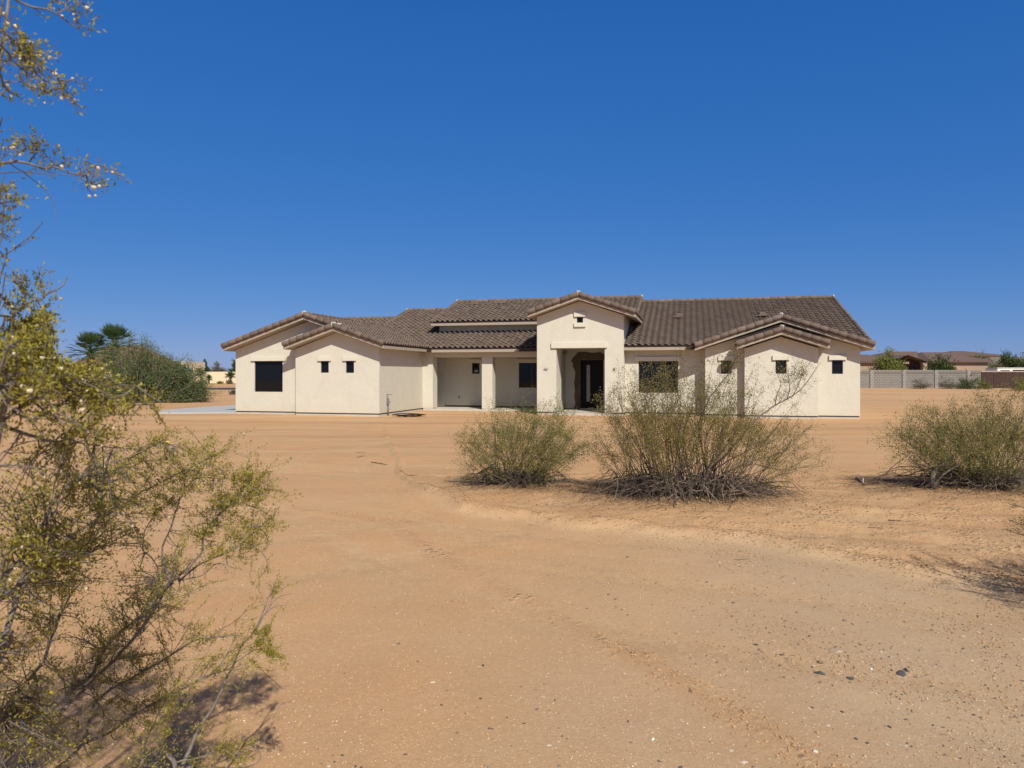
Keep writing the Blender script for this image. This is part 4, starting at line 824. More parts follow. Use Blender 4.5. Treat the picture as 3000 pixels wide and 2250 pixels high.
for i in range(34):
    d = b5.r.uniform(1.3, 2.9); T_ = np.array([-d * b5.r.uniform(.80, 1.35) - .12, d, b5.r.uniform(1.9, 3.5)]); mid_ = (ROOT + T_) / 2; mid_[0] -= .25
    b5.limb([ROOT + b5.r.normal(0, .06, 3) * [1, 1, 0], mid_, T_], .010, .003, 5, 16, .22, 1, nl=22, start=.35, **k5)
for i in range(26):
    d = b5.r.uniform(1.15, 2.0); T_ = np.array([-d * b5.r.uniform(.77, .98) - .03, d, b5.r.uniform(2.5, 3.6)]); mid_ = (ROOT + T_) / 2; mid_[0] -= .35
    b5.limb([ROOT + b5.r.normal(0, .06, 3) * [1, 1, 0], mid_, T_], .009, .003, 5, 16, .20, 1, nl=24, start=.5, **k5)
b5.reject = open_view
# leafy masses filled in from the nearest limb
allp = np.concatenate(LIMBS5)
def mass(px, py, d, rpx, n, nl=20):
    n = int(n * (.62 if d < 1.95 else .75))
    c = W(px, py, d); R = rpx / F * d
    for i in range(n):
        q = c + b5.r.normal(0, .5, 3) * R; j = allp[np.argmin(np.sum((allp - q) ** 2, 1) + b5.r.uniform(0, .004, len(allp)))]
        L = np.linalg.norm(q - j)
        if open_view(q): continue
        if L > .30: j = q + (j - q) * (.26 / L)
        p_ = b5.curve(j, q, b5.r.normal(0, .02, 3), 5, .15); b5.st.tube(p_, np.linspace(.0022, .001, 5), 3, cap=False); b5.leaves(p_[2:], q - j, nl, .012, k5['size'])
        for m_ in range(1): b5.twig(p_[3], b5.unit(b5.r.normal(0, 1, 3) + (q - j) / (L + .01)), .05, .001, 0, k5['size'], nl // 2, .007)
for a in ((200, 1160, 1.45, 160, 56), (60, 1150, 1.35, 120, 40), (330, 1120, 1.6, 90, 26), (110, 1450, 1.6, 170, 70), (260, 1500, 1.9, 150, 60), (60, 1600, 1.6, 120, 40), (420, 1180, 1.7, 60, 14), (210, 1640, 1.8, 130, 46), (330, 1420, 2.3, 120, 36), (450, 1400, 2.5, 110, 34), (560, 1370, 2.7, 90, 24), (640, 1480, 2.85, 90, 46), (720, 1450, 2.9, 60, 26), (600, 1580, 2.8, 80, 26), (400, 1760, 2.7, 110, 50), (480, 1730, 2.75, 80, 26), (290, 1860, 2.5, 80, 30), (60, 1900, 1.9, 70, 26), (110, 2060, 2.1, 90, 30), (170, 2220, 2.2, 120, 44), (430, 2230, 2.6, 120, 34), (600, 2180, 2.75, 80, 22), (20, 1020, 1.3, 60, 14), (90, 1020, 1.45, 50, 8), (330, 1350, 2.0, 60, 12), (500, 2040, 2.6, 70, 14), (50, 1760, 2.0, 110, 30), (160, 1800, 2.2, 90, 22), (30, 1990, 2.0, 100, 26), (230, 1980, 2.5, 90, 22), (330, 1950, 2.6, 80, 18), (60, 2190, 2.1, 110, 30), (300, 2130, 2.5, 100, 26), (390, 1880, 2.7, 70, 16), (520, 1660, 2.8, 80, 20), (360, 1640, 2.6, 90, 22), (680, 1600, 2.9, 50, 14), (730, 1560, 2.92, 40, 12)):
    mass(*a)
lp = np.concatenate(b5.lv); pr = np.stack([HX + F * lp[:, 0] / lp[:, 1], HY - F * (lp[:, 2] - EYE) / lp[:, 1]], -1)
nearm = np.where((lp[:, 1] < 1.95) & (pr[:, 0] > -20))[0]; farm = np.where(lp[:, 1] >= 1.95)[0]
si = b5.r.choice(nearm, 170, replace=False); sj = b5.r.choice(farm, 40, replace=False)
ex = [lp[i] + b5.r.normal(0, .006, 3) for i in np.concatenate([si, sj])]
for a, c in ((30, 90), (50, 150), (5, 190), (100, 170), (130, 200), (45, 245), (200, 278), (225, 352), (320, 368), (195, 330), (215, 380), (260, 437), (220, 480), (180, 440), (178, 543), (285, 658), (397, 628), (440, 618), (475, 640), (465, 505), (70, 615), (270, 530), (398, 100), (555, 50), (472, 92), (20, 945), (90, 945), (130, 990), (395, 1065), (718, 1100), (635, 1190), (600, 1198), (572, 1255), (610, 1252), (630, 1075), (70, 1380), (130, 310), (160, 350), (110, 120)): ex.append(W(a * .4582, c * .4582, 1.5))
sm = seeds_mb(ex, .0042, b5.r); yl = seeds_mb([lp[i] for i in b5.r.choice(farm, 14)] + [W(465, 1286, 2.5), W(493, 1297, 2.5), W(520, 1393, 2.6)], .006, b5.r)
fl = finish(b5, 'creosote_bush', tuple(ROOT), 'big near bush leaning in from the left, dotted with pale fuzzy seed heads', 'bush', M['bark_near'], M['leaf_near'], 'desert bushes on the dirt lot', extra=[(sm, 'seed_heads', M['seed']), (yl, 'flowers', M['yellow'])])

# ------------------------------------------------------------------ small things on the lot
def standpipe():
    d = G(1137, 1218)[1]; x0 = W(1137, 1218, d); e = empty('standpipe', (x0[0], x0[1], 0), 0, 'grey water standpipe with valve by the garage wing side wall', 'standpipe')
    m = MB(); m.tube([(0, 0, -.05), (0, 0, .50)], .033, 10); m.tube([(0, 0, .5), (0, 0, .62)], .05, 10); m.tube([(.0, 0, .62), (-.01, 0, .86)], .028, 8); m.tube([(0, 0, .80), (-.055, 0, .74), (-.07, 0, .9), (-.05, 0, .99), (0, 0, 1.0), (.16, 0, .99), (.17, 0, .96)], .018, 8); m.tube([(.0, 0, .3), (.08, 0, .31)], .02, 8)
    o = m.build('pipe', M['pipe'], e, smooth=True)
    m = MB(); m.tube([(0, -.03, .62), (0, .03, .62)], .07, 12); m.tube([(.03, 0, .62), (.10, 0, .64)], .018, 6); m.build('valve', M['pipe'], e)
standpipe()
g = G(1198, 1221); m = MB(); r = random.Random(4)
for k in range(7):
    R = .42 + .05 * k * r.uniform(.6, 1); ph = r.uniform(0, 6); m.tube([(g[0] + R * 1.05 * math.cos(a) + r.uniform(-.02, .02), g[1] + R * .75 * math.sin(a), .025 + .014 * k + .02 * math.sin(2 * a + ph)) for a in np.linspace(ph, ph + 5.9, 26)], .014, 6)
tag(m.build('hose_coil', M['hose'], smooth=True), 'flat coil of black hose lying on the dirt near the porch', 'hose')
# survey lath with ribbon standing in the left middle bush, black scrap beneath
e = empty('survey_stake', tuple(G(1452, 1384)), 0, 'thin wooden survey stake with pale ribbon standing in the smaller middle bush', 'stake')
p0 = np.array(e.location); tp = W(1449, 1240, p0[1]) - p0; m = MB(); m.tube([(0, 0, -.05), (tp[0] * .5, 0, tp[2] * .5), tuple(tp)], [.011, .011, .009], 4); m.build('lath', M['pipe'], e)
m = MB(); rr = np.random.default_rng(8)
for k in range(16):
    c = np.array([0.0, -.03, tp[2] * .62]) + rr.normal(0, .07, 3) * np.array([1.2, .3, .6]) + np.array([.08, 0, .03]); d = rr.normal(0, .05, 3); a = rr.normal(0, .012, 3); m.add([c, c + d, c + d + a, c + a], [(0, 1, 2, 3)])
m.build('ribbon', M['ribbon'], e)
g = G(1425, 1392); m = MB(); m.add([(-.17, -.03, .03), (.14, .0, .20), (.17, .05, .21), (-.06, .06, .04), (-.17, -.03, .045), (.14, .0, .215), (.17, .05, .225), (-.06, .06, .055)], [(0, 1, 2, 3), (7, 6, 5, 4), (0, 4, 5, 1), (1, 5, 6, 2), (2, 6, 7, 3), (3, 7, 4, 0)])
o = m.build('plastic_scrap', M['hose']); o.location = tuple(g); tag(o, 'bent black plastic scrap propped under the smaller middle bush', 'scrap')
e = G(2528, 1430); m = MB(); m.tube([(e[0], e[1], e[2] - .02), (e[0] + .004, e[1], e[2] + .10)], .009, 5); tag(m.build('marker_peg', M['white']), 'short pale peg sticking up from the dirt left of the right bush', 'peg')

# stones
def stone_mesh(seed, flat):
    bm = bmesh.new(); bmesh.ops.create_icosphere(bm, subdivisions=2, radius=1); r_ = np.random.default_rng(seed); ax = r_.normal(0, 1, (10, 3)); ax /= np.linalg.norm(ax, axis=1, keepdims=True)
    for v in bm.verts:
        c = np.array(v.co); 
        for a in ax:
            h = float(c @ a)
            if h > .52: c = c - a * (h - .52) * .95
        c = c * (1 + r_.uniform(-.09, .09))
        v.co = c * np.array([1, .72, flat])
    me_ = bpy.data.meshes.new('stone'); bm.to_mesh(me_); bm.free(); return me_
SM = {}
for nm, c in (('dark', (.10, .095, .092)), ('brown', (.27, .20, .145)), ('pale', (.60, .53, .42)), ('white', (.78, .75, .68)), ('grey', (.25, .235, .21)), ('tan', (.44, .34, .235))): SM[nm] = simple('stone_' + nm, c, .8, .25, 60, bump=.002, bscale=200)
MESH = {}
def stone(px, py, wpx, kind, flat=.5, label=None, group=None, rz=None, tall=.12):
    g = G(px, py); r_ = random.Random(px * 7 + py); key = (kind, r_.randint(0, 3), flat)
    if key not in MESH: MESH[key] = stone_mesh(hash(key[1:]) % 999 + key[1] * 7, flat); MESH[key].materials.append(SM[kind])
    o = bpy.data.objects.new('pebble' if wpx < 26 else 'rock', MESH[key]); COL.objects.link(o); s_ = wpx / F * g[1] * .55
    o.scale = (s_, s_, s_); o.location = (g[0], g[1], g[2] + s_ * flat * tall); o.rotation_euler = (0, 0, r_.uniform(0, 3.1) if rz is None else rz)
    tag(o, label, 'rock' if wpx >= 26 else 'pebble', group); return o
LD, LB, LP_ = 'small dark grey pebble lying loose on the tan dirt', 'small brown pebble half sunk in the tan dirt', 'small pale pebble lying loose on the tan dirt'
q5 = lambda a, b_: (1200 + a * .452, 1500 + b_ * .452); q6 = lambda a, b_: (2100 + a * .4069, 1650 + b_ * .4069); q8 = lambda a, b_: (650 + a * .3918, 1600 + b_ * .3918)
for f_, l_ in ((q5, [(478, 993, 12), (463, 1208, 12), (825, 1275, 11), (630, 1328, 9), (740, 1367, 10), (515, 1400, 10), (535, 1402, 8), (1415, 1350, 10), (990, 1447, 8), (1020, 1462, 7), (1755, 1652, 15), (1615, 1612, 11), (1410, 295, 10), (1925, 462, 9), (2100, 595, 11), (1335, 565, 9), (895, 405, 6), (935, 397, 6), (1413, 665, 7), (1855, 993, 8), (205, 1250, 9), (725, 1130, 7), (2010, 1045, 7), (1570, 602, 6)]), (q6, [(285, 595, 14), (1185, 705, 9), (1000, 1280, 13), (905, 1092, 12), (1240, 1200, 14), (690, 1060, 11), (1085, 1312, 11), (1545, 893, 10), (2000, 980, 12), (1850, 1108, 12), (1350, 430, 8), (465, 665, 13), (390, 1458, 9), (1755, 1420, 9), (975, 452, 8), (2070, 425, 6), (1255, 780, 8)]), (q8, [(1320, 733, 10), (1375, 1548, 12), (1645, 1187, 8), (870, 1490, 6), (900, 1562, 11), (1000, 1640, 11), (1040, 1646, 12), (390, 1365, 11), (60, 1098, 9), (840, 1610, 9), (918, 958, 6), (225, 1540, 6)])):
    for a, b_, w_ in l_: stone(*f_(a, b_), w_ * 1.25, 'dark', .5, LD, 'dark pebbles on the dirt')
for f_, l_ in ((q5, [(362, 1303, 10), (308, 1420, 11), (1435, 1490, 13), (300, 1265, 9), (245, 1153, 10), (965, 1300, 9), (905, 1280, 8), (1260, 1393, 7), (660, 1512, 10), (760, 1540, 8), (1945, 1483, 9), (820, 1150, 12), (1675, 655, 7), (1340, 612, 12)]), (q6, [(745, 718, 26), (1070, 805, 11), (945, 720, 14), (1395, 885, 11), (740, 880, 16), (670, 540, 14), (920, 430, 15), (120, 293, 12), (295, 657, 14), (1720, 660, 9), (1000, 620, 9), (1435, 830, 15), (1130, 905, 10), (500, 690, 14), (590, 595, 13), (1520, 812, 9), (1515, 500, 8)]), (q8, [(745, 1625, 10), (825, 1565, 9), (1758, 1388, 12), (1824, 1247, 11), (720, 1515, 8), (1670, 1075, 9)])):
    for a, b_, w_ in l_: stone(*f_(a, b_), w_ * 1.2, 'brown', .45, LB, 'brown pebbles on the dirt')
for f_, l_ in ((q5, [(150, 1100, 14), (870, 1198, 9), (840, 1570, 8), (2085, 1535, 14), (2160, 1612, 16), (1865, 775, 9), (905, 1505, 12), (725, 1522, 7)]), (q6, [(1360, 1330, 13), (1220, 1318, 16), (1935, 447, 10), (1180, 655, 12), (1325, 1030, 10), (190, 1420, 22), (95, 1335, 13), (2100, 70, 8), (1570, 765, 7), (800, 1185, 12), (1790, 1308, 12), (1920, 1355, 14), (550, 165, 10), (1480, 1000, 10), (1880, 512, 12)]), (q8, [(1580, 1013, 14), (530, 985, 8), (800, 1640, 16), (620, 1470, 9), (265, 1455, 10), (155, 292, 8)])):
    for a, b_, w_ in l_: stone(*f_(a, b_), w_ * 1.2, 'pale', .35, LP_, 'pale pebbles on the dirt', tall=.1)
stone(*q5(1575, 1472), 17, 'white', .5, 'white pebble alone on the dirt, bottom centre of the photo'); stone(*q6(710, 1365), 19, 'white', .6, 'upright white pebble near the bottom edge, largest white one'); stone(*q6(1112, 773), 13, 'white', .6, 'small white pebble beside the buried boulder row')
stone(*q5(970, 1640), 17, 'grey', .6, 'smooth oval grey pebble at the bottom edge of the photo'); stone(*q5(512, 1645), 15, 'grey', .6, 'rounded grey pebble at the bottom edge, left of the oval one')
stone(*q6(850, 640), 58, 'tan', .22, 'large flat tan rock half buried in the gravelly dirt', tall=-.05); stone(*q6(735, 800), 46, 'dark', .3, 'long low dark rock sunk in the gravelly dirt', rz=-.2, tall=0); stone(*q6(960, 842), 34, 'dark', .4, 'jagged dark rock between the long and the blocky rock', tall=0); stone(*q6(1318, 806), 42, 'dark', .45, 'blocky dark rock, rightmost of the half buried rocks', tall=0); stone(*q6(1372, 788), 26, 'grey', .6, 'small grey rock leaning against the blocky dark rock')
# twigs lying about
def litter(px, py, dx, dy, r_, label, kink=.1, seed=0, forks=1):
    a = G(px, py); b_ = G(px + dx, py + dy); rs = np.random.default_rng(seed); n = 8; t_ = np.linspace(0, 1, n)[:, None]; p_ = a + (b_ - a) * t_; L = np.linalg.norm(b_ - a); p_[:, :2] += np.cumsum(rs.normal(0, kink * L / n, (n, 2)), 0)
    p_[:, 2] = [hz(x, y) + r_ * .9 + .01 * L * abs(math.sin(3 * i)) for i, (x, y, _) in enumerate(p_)]
    m = MB(); m.tube(p_, np.linspace(r_, r_ * .5, n), 5)
    for k in range(forks): i = rs.integers(2, 6); e_ = p_[i] + rs.normal(0, .13 * L + .02, 3); e_[2] = hz(e_[0], e_[1]) + r_ + .03 * L; m.tube([p_[i], (p_[i] + e_) / 2 + [0, 0, .02 * L], e_], [r_ * .6, r_ * .5, r_ * .3], 4)
    o = m.build('twig', M['dead']); tag(o, label, 'twig', 'dry twigs on the dirt'); return o
litter(1086, 1354, 47, 8, .012, 'forked brown stick on the dirt between garage wing and smaller bush', forks=2, seed=1)
litter(1172, 1391, 50, 4, .008, 'long thin twig pointing at the smaller middle bush', seed=2); litter(1044, 1343, 25, -4, .008, 'short crooked twig left of the forked stick', seed=3); litter(1727, 1530, 38, 9, .008, 'dark curved twig on the edge of the smooth drive', forks=0, seed=4)
litter(2603, 1523, 36, 2, .011, 'stubby pale stick on the dirt below the right bush', forks=0, seed=5); litter(2545, 1548, 42, 3, .005, 'thin twig below the stubby pale stick', seed=6); litter(2150, 1645, 44, -1, .004, 'straight thin twig on the smooth drive', forks=0, seed=7); litter(1045, 1328, 30, 1, .006, 'straight thin twig nearest the house', forks=0, seed=8)
litter(1960, 1478, 30, 22, .006, 'scraggly twig tuft below the tallest bush', forks=5, seed=9); litter(2510, 1418, 32, 22, .012, 'curved dark stick in the shadow left of the right bush', forks=2, seed=10); litter(735, 1940, 75, 75, .002, 'long hair-thin twig on the dirt beside the near bush', forks=1, seed=11); litter(846, 1343, 8, -1, .006, 'tiny twig alone on the dirt left of the forked stick', forks=1, seed=12)
# loose gravel and clods: nobody could count them
rg = np.random.default_rng(99); octa = np.array([(1, 0, 0), (-1, 0, 0), (0, .8, 0), (0, -.8, 0), (0, 0, .6), (0, 0, -.6)], float); OF = np.array([(0, 2, 4), (2, 1, 4), (1, 3, 4), (3, 0, 4), (2, 0, 5), (1, 2, 5), (3, 1, 5), (0, 3, 5)])
def scatter(name, n, sampler, smin, smax, m, label):
    xy = sampler(n); n = len(xy); s_ = smin * (smax / smin) ** (rg.uniform(0, 1, n) ** 3.0); z_ = height(xy[:, 0], xy[:, 1]); a = rg.uniform(0, 6.28, n)
    o = octa[None] * rg.uniform(.6, 1.3, (n, 6, 1)) * s_[:, None, None]; x = o[..., 0] * np.cos(a)[:, None] - o[..., 1] * np.sin(a)[:, None]; y = o[..., 0] * np.sin(a)[:, None] + o[..., 1] * np.cos(a)[:, None]
    v = np.stack([x + xy[:, :1], y + xy[:, 1:2], o[..., 2] + z_[:, None] + s_[:, None] * .2], -1).reshape(-1, 3); q = (OF[None] + 6 * np.arange(n)[:, None, None]).reshape(-1, 3)
    mb = MB(); mb.addq(v, q); tag(mb.build(name, m), label, 'gravel', kind='stuff')
def samp_gravel(n):
    x = rg.uniform(-2.5, 6.5, n * 4); y = rg.uniform(3.4, 9.5, n * 4); dens = sstep(x + (fbm(x * 1.2, y * 1.2, 9) - .5) * 3.0 - .10 * (y - 4), 0.2, 3.0) * (.15 + 1.6 * sstep(fbm(x * 1.7, y * 1.7, 19), .42, .65)) + .03
    k = rg.uniform(0, 1, n * 4) < dens * .5; return np.stack([x[k], y[k]], -1)[:n]
def samp_clod(n):
    x = rg.uniform(-3, 8, n * 9); y = rg.uniform(3.4, 14, n * 9); d, ro, ru = masks(x, y); dens = np.exp(-((d - .35) / .35) ** 2) * sstep(x, -2, .5) + ru * sstep(-y, -5.9, -4.2) * 1.8 + 1.3 * np.exp(-((y - 10.2 - (x + 2.5) * -.55 + .1 * np.sin(x * 9)) / .10) ** 2) * (np.abs(x + 2.0) < .62) + .5 * tracks(x, y) * sstep(x, -2, 3) + .30 * ro * sstep(fbm(x * 1.5, y * 2.5, 29), .45, .7) + .5 * np.exp(-(((x - 7.3) / 1.2) ** 2 + ((y - 10.3) / .8) ** 2))
    k = rg.uniform(0, 1, n * 9) < dens * .7; return np.stack([x[k], y[k]], -1)[:n]
t = NT('gravel_stone'); r_ = t.n('ShaderNodeNewGeometry').outputs['Random Per Island']; c_ = t.mix(t.ramp(r_, 0, .5), (.27, .185, .115), (.46, .325, .205)); c_ = t.mix(t.ramp(r_, .74, .76), c_, (.13, .11, .095)); c_ = t.mix(t.ramp(r_, .955, .965), c_, (.62, .52, .39)); t.col(c_); t.rough(.9).spec(.15); M['gravel'] = t.m
scatter('gravel', 32000, samp_gravel, .003, .013, M['gravel'], 'loose small gravel strewn over the hard tan dirt, bottom right')
M['clod'] = simple('dirt_clod', (.40, .24, .125), .95, .3, 9); scatter('dirt_clods', 30000, samp_clod, .0045, .018, M['clod'], 'crumbly orange dirt clods along the edge of the smooth drive')
def samp_grain(n):
    y = 3.4 + 6.6 * rg.uniform(0, 1, n) ** 1.3; x = rg.uniform(-.75, .75, n) * y * 1.02; k = rg.uniform(0, 1, n) < .35 + .8 * fbm(x * 1.1, y * 1.1, 57); return np.stack([x[k], y[k]], -1)
t = NT('sand_grain'); r_ = t.n('ShaderNodeNewGeometry').outputs['Random Per Island']; c_ = t.mix(t.ramp(r_, 0, .45), (.24, .155, .09), (.46, .31, .18)); c_ = t.mix(t.ramp(r_, .5, .52), c_, (.66, .50, .33)); c_ = t.mix(t.ramp(r_, .90, .91), c_, (.80, .70, .55)); t.col(c_); t.rough(.9).spec(.2); M['grain'] = t.m
scatter('coarse_sand', 70000, samp_grain, .0022, .0065, M['grain'], 'coarse sand grains speckling the whole near dirt')
def samp_lit(n):
    x = rg.normal(0, 1, n); y = rg.normal(0, 1, n); k = rg.integers(0, 3, n); c = np.array([(.1, 12.0, .9, .4), (2.7, 10.6, 1.3, .5), (7.6, 11.5, 1.4, .5)])[k]; return np.stack([c[:, 0] + x * c[:, 2], c[:, 1] + y * c[:, 3]], -1)
scatter('leaf_litter', 9000, samp_lit, .004, .016, simple('litter_brown', (.12, .08, .05), .95, .4, 30), 'dark dry leaf litter under the desert bushes')

# ------------------------------------------------------------------ background
def tree(name, x, y, h, w_, seed, m, label, group=None, trunk=.35, n=26, leaf=.16, nl=150, r0=.12, cat='tree', dens=1, bark=None, low=.25):
    b = Bush(seed); z0 = hz(x, y); top = np.array([x, y, z0 + h * trunk]); b.st.tube([(x, y, z0 - .1), (x + .05 * h * b.r.normal(), y, z0 + h * trunk * .5), top], [r0, r0 * .85, r0 * .7], 7)
    for i in range(n):
        a = b.r.uniform(0, 6.28); e_ = math.asin(b.r.uniform(-.1 - low, 1)); q = b.r.uniform(.55, 1.0)
        T_ = np.array([x + w_ * .5 * q * math.cos(a) * math.cos(e_), y + w_ * .5 * q * math.sin(a) * math.cos(e_), z0 + h * trunk + (h * (1 - trunk)) * (.1 + .9 * q * math.sin(max(e_, -.3))) * b.r.uniform(.85, 1.05)])
        if T_[2] < z0 + .1: T_[2] = z0 + .1 + b.r.uniform(0, .2)
        p_ = b.curve(top, T_, (0, 0, .08 * h), 6, .1); b.st.tube(p_, np.linspace(r0 * .45, r0 * .08, 6), 4, cap=False)
        for j in range(5):
            q_ = p_[b.r.integers(2, 6)]; e2 = q_ + b.r.normal(0, .13 * w_, 3) * np.array([1, 1, .75]); p2 = b.curve(q_, e2, (0, 0, .02), 4, .15); b.st.tube(p2, np.linspace(r0 * .12, r0 * .04, 4), 3, cap=False)
            b.leaves(p2, e2 - q_, int(nl / 6 * dens), .045 * w_, leaf)
    return finish(b, name, (x, y, z0), label, cat, bark or M['bark'], m, group, leafname='crown', stemname='trunk', asp=.6)
GT = 'background trees'
def P2(px, d): return (px - HX) / F * d
def HH(py, d): return EYE - (py - HY) / F * d
# sprawling palo verde on the left
b = Bush(606); cx, cy = P2(452, 49), 49.0
for i, (px, py) in enumerate([(530, 1076), (556, 1092), (578, 1102), (600, 1128), (510, 1062), (542, 1084), (300, 1110), (300, 1060), (320, 1030), (350, 1010), (380, 1005), (405, 1008), (425, 1003), (440, 1025), (460, 1035), (480, 1050), (500, 1060), (525, 1070), (545, 1085), (560, 1105), (585, 1130), (600, 1150), (608, 1163), (590, 1165), (560, 1150), (530, 1120), (500, 1100), (470, 1080), (430, 1060), (400, 1050), (370, 1060), (340, 1080), (330, 1120), (360, 1100), (400, 1090), (440, 1100), (480, 1120), (520, 1150), (480, 1160), (440, 1150), (400, 1140), (360, 1150), (320, 1150), (300, 1165), (290, 1130), (345, 1165), (420, 1168), (550, 1168)]):
    for k in range(5):
        d = cy + b.r.uniform(-1.8, 1.8); T_ = W(px + b.r.normal(0, 9), py + b.r.normal(0, 6), d); T_[2] = max(T_[2], hz(T_[0], T_[1]) + .12)
        p0 = np.array([cx + (T_[0] - cx) * .35 + b.r.normal(0, .3), d + b.r.normal(0, .3), hz(cx, d)]); p_ = b.curve(p0, T_, (0, 0, .25), 8, .12); b.st.tube(p_, np.linspace(.045, .012, 8), 4, cap=False)
        for j in range(7):
            q_ = p_[b.r.integers(2, 8)]; e2 = q_ + b.r.normal(0, .42, 3); e2[2] = max(e2[2], hz(*e2[:2]) + .05); p2 = b.curve(q_, e2, (0, 0, .05), 5, .2); b.st.tube(p2, np.linspace(.012, .004, 5), 3, cap=False); b.leaves(p2, e2 - q_, 50, .14, .10)
finish(b, 'palo_verde', (cx, cy, hz(cx, cy)), 'large sprawling grey-green shrub left of the house, in front of the red roof', 'tree', M['bark'], M['palo'], None, leafname='crown', stemname='trunk')
tree('shrub', P2(30, 46), 46, 2.3, 3.6, 611, M['tree_grey'], 'olive grey shrub behind the near bush at the left edge', None, .12, 26, .08, 170, .06, 'bush', low=.4)
# palms
def palm(px, d, top, crown, seed, label, skirt=True):
    x, y = P2(px, d), d; z0 = hz(x, y); h = HH(top, d); r_ = np.random.default_rng(seed); e = empty('palm_tree', (x, y, z0), 0, label, 'palm tree', 'palm trees left of the house')
    hc = h - crown * .62 - z0; m = MB(); m.tube([(0, 0, -.1), (.05, 0, hc * .5), (0, 0, hc)], [.30, .27, .24], 10)
    for k in range(int(46)):
        a = k * 2.4; zz = hc * (.55 + .45 * k / 46); m.tube([(math.cos(a) * .2, math.sin(a) * .2, zz), (math.cos(a) * .36, math.sin(a) * .36, zz + .22)], [.05, .02], 4)
    m.build('trunk', M['palm_trunk'], e)
    for nm, cnt, mat, lo, hi in (('fronds', 56, M['palm'], -.35, 1.45), ('dry_fronds', 16 if skirt else 0, M['palm_dry'], -1.3, -.6)):
        if not cnt: continue
        f_ = MB()
        for k in range(cnt):
            a = k * 2.399 + r_.uniform(-.3, .3); el = lo + (hi - lo) * (k + .5) / cnt; L = crown * r_.uniform(.40, .52); dv_ = np.array([math.cos(a) * math.cos(el), math.sin(a) * math.cos(el), math.sin(el)]); c0 = np.array([0, 0, hc]); c1 = c0 + dv_ * L
            f_.tube([c0, (c0 + c1) / 2 + [0, 0, .05], c1], [.03, .022, .015], 4)
            sd_ = np.cross(dv_, [0, 0, 1]); sd_ /= np.linalg.norm(sd_) + 1e-6; up = np.cross(sd_, dv_)
            for j in range(15):
                th = (j - 7) / 7 * 1.25; bd = dv_ * math.cos(th) + sd_ * math.sin(th) + up * .12 * abs(math.sin(th)); bl = crown * .34 * (1 - .25 * abs(th) / 1.25) * r_.uniform(.85, 1.1); tip = c1 + bd * bl + np.array([0, 0, -.16 * bl * (1.2 - dv_[2])])
                wv_ = np.cross(bd, up); wv_ /= np.linalg.norm(wv_) + 1e-6; mid_ = c1 + bd * bl * .55; f_.add([c1, mid_ + wv_ * .033, tip, mid_ - wv_ * .033 + up * .02], [(0, 1, 2, 3)])
        f_.build(nm, mat, e)
    return e
palm(266, 62, 980, 2.7, 1, 'lower of the two fan palms standing together left of the shrub'); palm(336, 64, 958, 2.9, 2, 'taller fan palm of the pair, partly behind the sprawling shrub'); palm(54, 58, 955, 2.7, 3, 'fan palm at the left edge behind the near bush')
# asphalt street far behind on the left, cut in the terrain as a thin sheet
def sheet(name, x0, x1, y0, y1, m, label, cat, dz=.012, n=40):
    xs = np.linspace(x0, x1, n); mb = MB(); ys = np.linspace(y0, y1, 6); v = [(x, y, hz(x, y) + dz) for y in ys for x in xs]; f_ = [(j * n + i, j * n + i + 1, (j + 1) * n + i + 1, (j + 1) * n + i) for j in range(5) for i in range(n - 1)]; mb.add(v, f_); return tag(mb.build(name, m), label, cat, kind='structure')
sheet('road', -90, -14, 73, 79, simple('asphalt', (.055, .055, .06), .9, .1), 'narrow grey asphalt street behind the lot, left', 'road')
# buildings
RT = lambda n_, c: simple(n_, c, .85, .12, 5)
def wavy_tile(name, c1, c2, ang=0):
    t = NT(name); o = t.obj(); a = t.scl(o, (1, 1, 1)); wv_ = t.n('ShaderNodeTexWave', wave_type='BANDS', bands_direction='X', i_Scale=1.6); t.l(a, wv_.inputs['Vector']); w2 = t.n('ShaderNodeTexWave', wave_type='BANDS', bands_direction='Z', i_Scale=2.6); t.l(a, w2.inputs['Vector'])
    base = t.mix(t.noise(o, 1.5, 4), c1, c2); t.col(base); t.rough(.85); b1 = t.bump(wv_.outputs['Fac'], .8, .08); t.bump(w2.outputs['Fac'], .8, .08, b1); return t.m
M['rt_brown'] = wavy_tile('far_tile_brown', (.155, .10, .078), (.20, .13, .10)); M['rt_red'] = wavy_tile('far_tile_red', (.27, .125, .080), (.33, .16, .105)); M['rt_grey'] = wavy_tile('far_tile_grey', (.22, .18, .15), (.28, .23, .19))
M['w_tan'] = simple('far_stucco_tan', (.36, .255, .18), .9, .06, 2); M['w_cream'] = simple('far_stucco_cream', (.70, .60, .43), .9, .05, 2); M['w_white'] = simple('far_white', (.78, .77, .73), .7, .04, 2)
def hip(mb, x0, x1, y0, y1, ze, h, gx0=None, gx1=None, ov=.5):
    x0 -= ov; x1 += ov; y0 -= ov; y1 += ov; r = min((x1 - x0), (y1 - y0)) / 2; ym = (y0 + y1) / 2; a = gx0 if gx0 is not None else x0 + r; b_ = gx1 if gx1 is not None else x1 - r
    mb.add([(x0, y0, ze), (x1, y0, ze), (x1, y1, ze), (x0, y1, ze), (a, ym, ze + h), (b_, ym, ze + h)], [(0, 1, 5, 4), (1, 2, 5), (2, 3, 4, 5), (3, 0, 4)]); mb.box(x0 + .02, x1 - .02, y0 + .02, y1 - .02, ze - .18, ze - .004)
